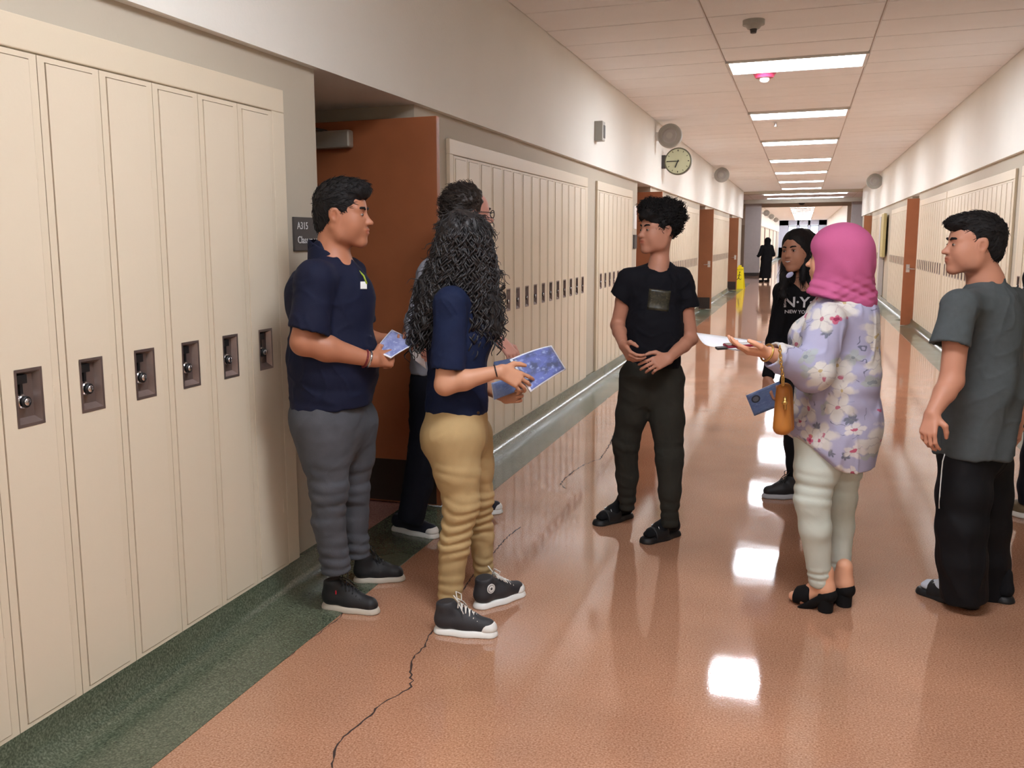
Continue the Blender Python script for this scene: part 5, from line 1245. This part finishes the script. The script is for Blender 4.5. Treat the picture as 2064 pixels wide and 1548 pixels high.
    tw = m1('MULTIPLY', m1('LESS_THAN', m1('ABSOLUTE', m1('SUBTRACT', w_.outputs['Fac'], .5)), .009), m1('GREATER_THAN', ms.outputs['Fac'], .56)); col = mixc(m1('MULTIPLY', tw, .8), col, (96, 98, 116))
    col = flowers(13, (3.1, 7.7, 0), .030, 4, .34, (166, 172, 172), (136, 144, 150), col, .2)
    col = flowers(17, (6.1, 1.7, 0), .020, 6, .14, (104, 108, 122), (120, 126, 132), col, .2)
    col = flowers(7.6, (.4, .3, 0), .056, 5, .60, (208, 203, 197), (180, 112, 130), col, .17)
    col = flowers(9.8, (5.4, 2.3, 0), .042, 5, .46, (212, 207, 200), (188, 168, 126), col, .16)
    col = flowers(10.5, (8.4, 5.3, 0), .030, 5, .30, (214, 208, 206), (186, 96, 120), col, .24)
    col = flowers(9.1, (9.2, 4.6, 0), .018, 4, .26, (192, 84, 116), (150, 50, 84), col, .4)
    L.new(col, b.inputs['Base Color'])
    n2 = N.new('ShaderNodeTexNoise'); n2.inputs['Scale'].default_value = 350; L.new(tc.outputs['Object'], n2.inputs['Vector']); bp = N.new('ShaderNodeBump'); bp.inputs['Strength'].default_value = .25; bp.inputs['Distance'].default_value = .001
    L.new(n2.outputs['Fac'], bp.inputs['Height']); L.new(bp.outputs[0], b.inputs['Normal']); return M
M_flor = floral()
cuff = wr+(el-wr)*.03
tunic = [cone(shn, shf, .070, .070, .05), cone(J(1697, 600), J(1696, 622), .085, .11, .04), cone(J(1698, 650), J(1690, 760), .140, .150, .06, l6, 1.08), cone(J(1690, 760), J(1678, 880), .150, .165, .06, l6, 1.08), cone(J(1678, 880), J(1684, 950), .166, .150, .05, l6, 1.12), ell(J(1632, 680, -.03), (.085, .12, .085), np.stack([f6, l6, UP], 1), .05),
         ell(J(1730, 850), (.09, .13, .12), np.stack([f6, l6, UP], 1), .05), cut(J(1690, 936), -UP, k=.006), cut(J(1628, 902), -UP*1.-RH*.85, k=.012),
         grp([cone(shn, el, .076, .080, .03), cone(el, cuff, .078, .050, .03), cut(cuff, cuff-el, r=.13, k=.004), cone(cuff-(cuff-el)*.2, cuff+(cuff-el)*.2, .040, .042, .004, op=-1)], .028),
         grp([cone(shf, J(1690, 745, .2), .074, .078, .03), cone(J(1690, 745, .2), J(1612, 730, .12), .074, .05, .03)], .03)]
zt = at(1680, 760, D)[2]
figure('tunic', tunic, .0052, [M_flor], R6, disp=folds(.0055, 11, 91, .8, [(zt, .12, .07, .7)]), sm=1)
M_mint = cloth('white_mint_denim', (198, 204, 194), .85, .06, .35, 350)
z1, z2 = at(1660, 1000, D)[2], at(1660, 1150, D)[2]
trousers(R6, LG,
         [cone(J(1678, 850), J(1680, 880), .14, .14, .05, l6, 1.05)], M_mint, disp=folds(.0014, 13, 95, 1, [(z1+.05, .07, .05, 1.6), (z2, .03, .03, 1.2)]))
ring(J(1546, 711, -.28), wr-el, .033, .0042, R6, 'bracelet', mat('gold', (205, 165, 95), .3, metal=.9))
# phone, paper, bag
o = quad_sheet('paper', [J(1404, 671, .0), J(1537, 689, .02), J(1484, 707, -.28), J(1430, 698, -.22)], .0012, [M_paper, M_paper], .012); tag(o, 'sheet of white paper held flat by the woman in pink', 'paper')
b0 = np.array([0., 0, 0]); pc = J(1494, 697, -.24)
ph = empty('phone', pc); tag(ph, 'phone in a dark red case lying on the white paper', 'phone')
mb = MB(); mb.box((-.062, -.035, -.001), (.062, .035, .009)); mb.build('case', mat('dark_red_case', (130, 28, 50), .4), ph, bevel=.004); mb = MB(); mb.box((-.058, -.031, .0088), (.058, .031, .0096)); mb.build('screen', mat('screen_black', (20, 20, 26), .15), ph)
mb = MB(); mb.box((-.10, -.036, -.004), (-.062, .0, .004)); mb.build('card_slot', [M_black], ph); ph.rotation_euler = (.05, -.06, -YAW)
bp_ = J(1580, 828, -.20); bag = empty('handbag', bp_); tag(bag, 'small tan handbag with gold chain strap at the hip of the woman in pink', 'handbag')
M_tan = mat('tan_leather', (178, 112, 44), .5, .1, 12, .25, 180); lb = lambda x, y, d=0.: J(x, y, d)-bp_
Rb = np.stack([RH*.35+FH*.94, -(FH*.35)+RH*.94, UP], 1)
figure('bag_body', [cone(J(1578, 786, -.19), J(1577, 860, -.19), .026, .037, .02), cone(J(1582, 786, -.10), J(1580, 860, -.10), .030, .040, .02), cut(J(1576, 878, -.2), -UP, k=.01), cut(J(1578, 768, -.2), UP, k=.01)], .005, [M_tan], bag, sm=1)
mb = MB(); ch = []
Pn = [J(1572, 700, -.335), J(1574, 730, -.335), J(1578, 760, -.33), J(1578, 776, -.25)]
for a, b in zip(Pn[:-1], Pn[1:]):
    n = int(np.linalg.norm(b-a)/.011)
    for i in range(n): ch.append(a+(b-a)*i/n)
for i, p in enumerate(ch):
    q0 = p-bp_; R_ = (RH, FH) if i % 2 else (FH, RH); mb.tube([q0+.0055*math.cos(t)*R_[0]*.9+.0085*math.sin(t)*UP for t in np.linspace(0, 2*math.pi, 9)], .0022, 5, 0, False)
mb.build('chain_strap', [mat('gold', (205, 165, 95), .3, metal=.9)], bag, True)['kind'] = 'stuff'
mb = MB(); mb.ball(lb(1582, 812, -.238), (.012, .008, .010), 10); mb.tube([lb(1582, 800, -.236), lb(1583, 826, -.24)], .006, 8); mb.build('clasp', [mat('gold', (205, 165, 95), .3, metal=.9)], bag, True)

# ================= 7. boy in the grey T-shirt, seen from behind
D = 3.85; J = lambda x, y, d=0.: at(x, y, D+d)
R7 = person(1965, 1200, D, 'boy with faded dark hair in grey T-shirt and black track pants, seen from behind')
f7 = fdir(-.80, .60); l7 = np.cross(UP, f7); hB7 = basis(fdir(-.99, .13), .0); s7 = .965; hc7 = J(1961, 494)
skG = skin('light_tan', (196, 138, 112))
it, T = head_items(hc7, hB7, s7, nose=1.0)
shn, shf = J(1934, 618, -.16), J(2040, 612, .16)
it += [cone(T(-.03, 0, -.05), J(1987, 572), .056, .062, .03), cone(J(1987, 572), J(1988, 600), .062, .10, .04), cone(shn, shf, .05, .05, .04), cone(J(1985, 640), J(1970, 900), .11, .12, .05)]
el, wr = J(1918, 768, -.20), J(1879, 834, -.26)
it += limb(shn, el, wr, (.048, .046, .044, .040, .027), .016); it += hand_items(wr, J(1866, 892, -.30)-wr, -RH*.8-FH*.55, -FH*.9-RH*.3+FH*.0, .92, (.5, .55, .6, .65), .02, .9)
el2, wr2 = J(2055, 760, .22), J(2050, 850, .15)
it += limb(shf, el2, wr2, (.048, .046, .044, .040, .027), .016); it += hand_items(wr2, J(2045, 890, .12)-wr2, RH, -FH, .95, (.5, .6, .7, .7), .04, .3)
LG = [(J(1942, 935, -.035), J(1938, 1060, -.07), J(1940, 1130, -.08), J(1944, 1208, -.08), (.102, .105, .098, .095, .092)), (J(1984, 935, .08), J(1988, 1060, .08), J(1990, 1130, .08), J(1994, 1200, .08), (.112, .104, .096, .092, .090))]
it += body_legs(LG)
figure('body', it, .0042, [skG], R7, sm=1, paint=head_paint(T, s7, None, (.86, .56, .52), beard=.5))
face_bits(T, hB7, s7, R7, M_hair, .0052)
hair = [ell(T(-.026, 0, .046), (.106*s7, .083*s7, .090*s7), hB7), ell(T(.02, 0, .098), (.085*s7, .066*s7, .036*s7), hB7, .03), ell(T(.085, 0, .086), (.030*s7, .055*s7, .020*s7), hB7, .025), ell(T(-.066, 0, -.02), (.056*s7, .066*s7, .062*s7), hB7, .03),
        ell(T(.128, 0, -.035), (.078*s7, .14*s7, .102*s7), hB7, .006, -1), ell(T(.03, 0, -.100), (.082*s7, .14*s7, .086*s7), hB7, .012, -1), ell(T(-.006, .086, -.008), (.028*s7, .026*s7, .038*s7), hB7, .006, -1), ell(T(-.006, -.086, -.008), (.028*s7, .026*s7, .038*s7), hB7, .006, -1)]
ho = figure('hair', hair, .0034, [M_hair], R7, disp=hn(.0024, 80, 103, .6), sm=1)
tufts(R7, ho, 1500, .020, lambda p: None if (p-hc7)@hB7[:, 0] > .06 and p[2] < hc7[2]+.085 else -RH-UP*(.9 if p[2] < hc7[2]+.03 else -.1), seed=11, lift=.22)
M_gt = cloth('charcoal_heather', (78, 84, 86), .9, .16, .3, 350, vs=40)
sl = J(1916, 696, -.195)
shirt = [cone(shn, shf, .066, .066, .05), cone(J(1988, 572), J(1988, 596), .068, .10, .05), cone(J(1988, 650), J(1978, 780), .138, .142, .06, l7, 1.12), cone(J(1978, 780), J(1962, 905), .142, .154, .06, l7, 1.06), cut(J(1962, 916), -UP-RH*.0, k=.008),
         grp([cone(shn, sl+(sl-shn)*.3, .066, .074, .03), cut(sl, (sl-shn), r=.14, k=.004), cone(sl-(sl-shn)*.14, sl+(sl-shn)*.5, .060, .062, .004, op=-1)], .026),
         grp([cone(shf, J(2052, 700, .2), .066, .07, .03), cut(J(2052, 698, .2), -UP, r=.14)], .03), cone(J(1984, 560, .0), J(1978, 520, .03), .056, .08, .010, op=-1)]
def tee_folds(P):
    q = (P-J(1960, 800))@l7; z = P[:, 2]
    return folds(.003, 12, 111)(P)+.005*np.sin(2*np.pi*(q*1.0+z*.28)/.13+.8*wnoise(P, 5, 112))*np.clip((1.35-z)/.4, 0, 1)
figure('t_shirt', shirt, .0055, [M_gt], R7, disp=tee_folds, sm=1)
M_trk = cloth('black_track', (12, 12, 16), .7, .2, .2, 300)
trousers(R7, LG, [cone(J(1954, 900), J(1966, 905), .125, .125, .05)], M_trk, disp=folds(.006, 8, 121, .4))
mb = MB(); b0 = np.array(R7.location)
tro = [o for o in R7.children if o.name.startswith('trousers')][0]; bpy.context.view_layer.update()
pts = [onsurf(tro, at(x, y, D-.2), (at(x, y, D)-CPOS), .0015)-b0 for x, y in ((1905, 914), (1900, 930), (1898, 950), (1896, 975), (1894, 1000), (1893, 1025))]
mb.tube(pts, .0028, 6); mb.build('piping', [M_white], R7, True)
M_sockw = cloth('sock_white', (200, 205, 215))
slide(R7, flr(1968, 1228), flr(1852, 1192), M_sockw, M_rubk, M_rubk, logo=1); slide(R7, flr(2036, 1216), flr(1945, 1188), M_sock, M_rubk, M_rubk)

# ================= 8. person cut by the right edge of the picture
p8 = flr(2080, 1045); D = float(p8@FH); J = lambda x, y, d=0.: at(x, y, D+d)
R8 = person(2112, 1000, D, 'person mostly outside the picture beside the grey tee, with a tan and white shoe')
f8 = fdir(-.9, .3); hB8 = basis(f8); l8 = np.cross(UP, f8); hc8 = J(2118, 455)
it, T = head_items(hc8, hB8, 1.)
shn, shf = J(2095, 560, -.16), J(2150, 560, .16)
it += [cone(T(-.03, 0, -.05), J(2125, 530), .056, .06, .03), cone(shn, shf, .05, .05, .04), cone(J(2122, 600), J(2120, 780), .11, .12, .05)]
el, wr = J(2098, 660, -.2), J(2062, 712, -.25)
it += limb(shn, el, wr, (.048, .046, .042, .040, .027)); it += hand_items(wr, J(2040, 740, -.2)-wr, -FH, UP, .9, (.6, .7, .8, .8), .03, .4)
LG = [(J(2110, 800), J(2090, 920), J(2080, 980), J(2078, 1015), (.10, .08, .075, .07, .062)), (J(2140, 800), J(2150, 920), J(2155, 980), J(2155, 1025), (.10, .08, .07, .065, .06))]
it += body_legs(LG)
figure('body', it, .006, [skD], R8, sm=1, paint=head_paint(T, 1., None)); face_bits(T, hB8, 1., R8, M_hair)
figure('hair', [ell(T(-.026, 0, .046), (.106, .083, .090), hB8), ell(T(.128, 0, -.035), (.078, .14, .102), hB8, .006, -1), ell(T(.03, 0, -.100), (.082, .14, .086), hB8, .012, -1)], .006, [M_hair], R8, disp=hn(.003, 60, 3), sm=1)
figure('jacket', [cone(shn, shf, .075, .075, .05), cone(J(2122, 600), J(2115, 820), .15, .165, .06), cut(J(2115, 838), -UP, k=.01), grp([cone(shn, el, .068, .06, .03), cut(el, el-shn, r=.12)], .03)], .0075, [M_bt], R8, disp=folds(.004, 12, 131), sm=1)
trousers(R8, LG, [cone(J(2115, 790), J(2135, 790), .11, .11, .05)], M_dk, h=.008)
M_tansh = mat('shoe_tan', (120, 104, 80), .7, .15, 40)
sneaker(R8, flr(2108, 1052), flr(2018, 1030), M_tansh, M_rub, h=.005, lacem=M_lace, solez=.032); sneaker(R8, flr(2175, 1042), flr(2100, 1025), M_tansh, M_rub, h=.006, lacem=M_lace, solez=.032)

# ================= 9. far figure in black
p9 = flr(1543, 568); D = float(p9@FH); J = lambda x, y, d=0.: at(x, y, D+d)
R9 = person(1544, 560, D, 'tiny figure in long black robe and black headscarf walking far down the corridor')
x9 = p9.copy(); z9 = lambda r, f, z: x9+RH*r+FH*f+UP*z
f9 = fdir(-.6, .8); hB9 = basis(f9)
it, T = head_items(z9(0, 0, 1.52), hB9, .95); it += limb(z9(-.17, 0, 1.3), z9(-.24, -.02, 1.05), z9(-.32, -.05, .98), (.05, .045, .04, .04, .03)); it += [cone(z9(-.32, -.05, .98), z9(-.38, -.05, .98), .035, .02)]+[cone(z9(.02, 0, 1.4), z9(0, 0, .9), .11, .13), cone(z9(-.1, 0, .8), z9(-.1, 0, .06), .07, .04), cone(z9(.1, 0, .8), z9(.1, 0, .06), .07, .04)]
figure('body', it, .012, [skE], R9, sm=1)
figure('headscarf', [ell(T(-.03, 0, .02), (.125, .105, .125), hB9), cone(T(-.03, 0, -.08), z9(.02, 0, 1.3), .10, .14, .04), ell(T(.12, 0, -.02), (.06, .06, .09), hB9, .01, -1)], .012, [M_hood], R9, sm=1)
figure('robe', [cone(z9(-.16, 0, 1.3), z9(.16, 0, 1.3), .08, .08, .05), cone(z9(0, 0, 1.2), z9(0, 0, .85), .17, .19, .06), cone(z9(0, 0, .85), z9(-.03, 0, .16), .20, .22, .05), cut(z9(0, 0, .14), -UP, k=.01), grp([cone(z9(-.17, 0, 1.3), z9(-.24, -.02, 1.05), .075, .08, .03), cone(z9(-.24, -.02, 1.05), z9(-.31, -.05, .98), .08, .06, .03)], .03), grp([cone(z9(.17, 0, 1.3), z9(.24, -.02, 1.02), .075, .09, .03)], .03)], .014, [M_hood], R9, disp=folds(.008, 8, 141, .4), sm=1)
for s_ in (-.1, .1): figure('shoe', [cone(z9(s_, -.02, .035), z9(s_-.08, .12, .03), .045, .04, .03), cut(z9(0, 0, 0), -UP)], .01, [M_shk], R9)
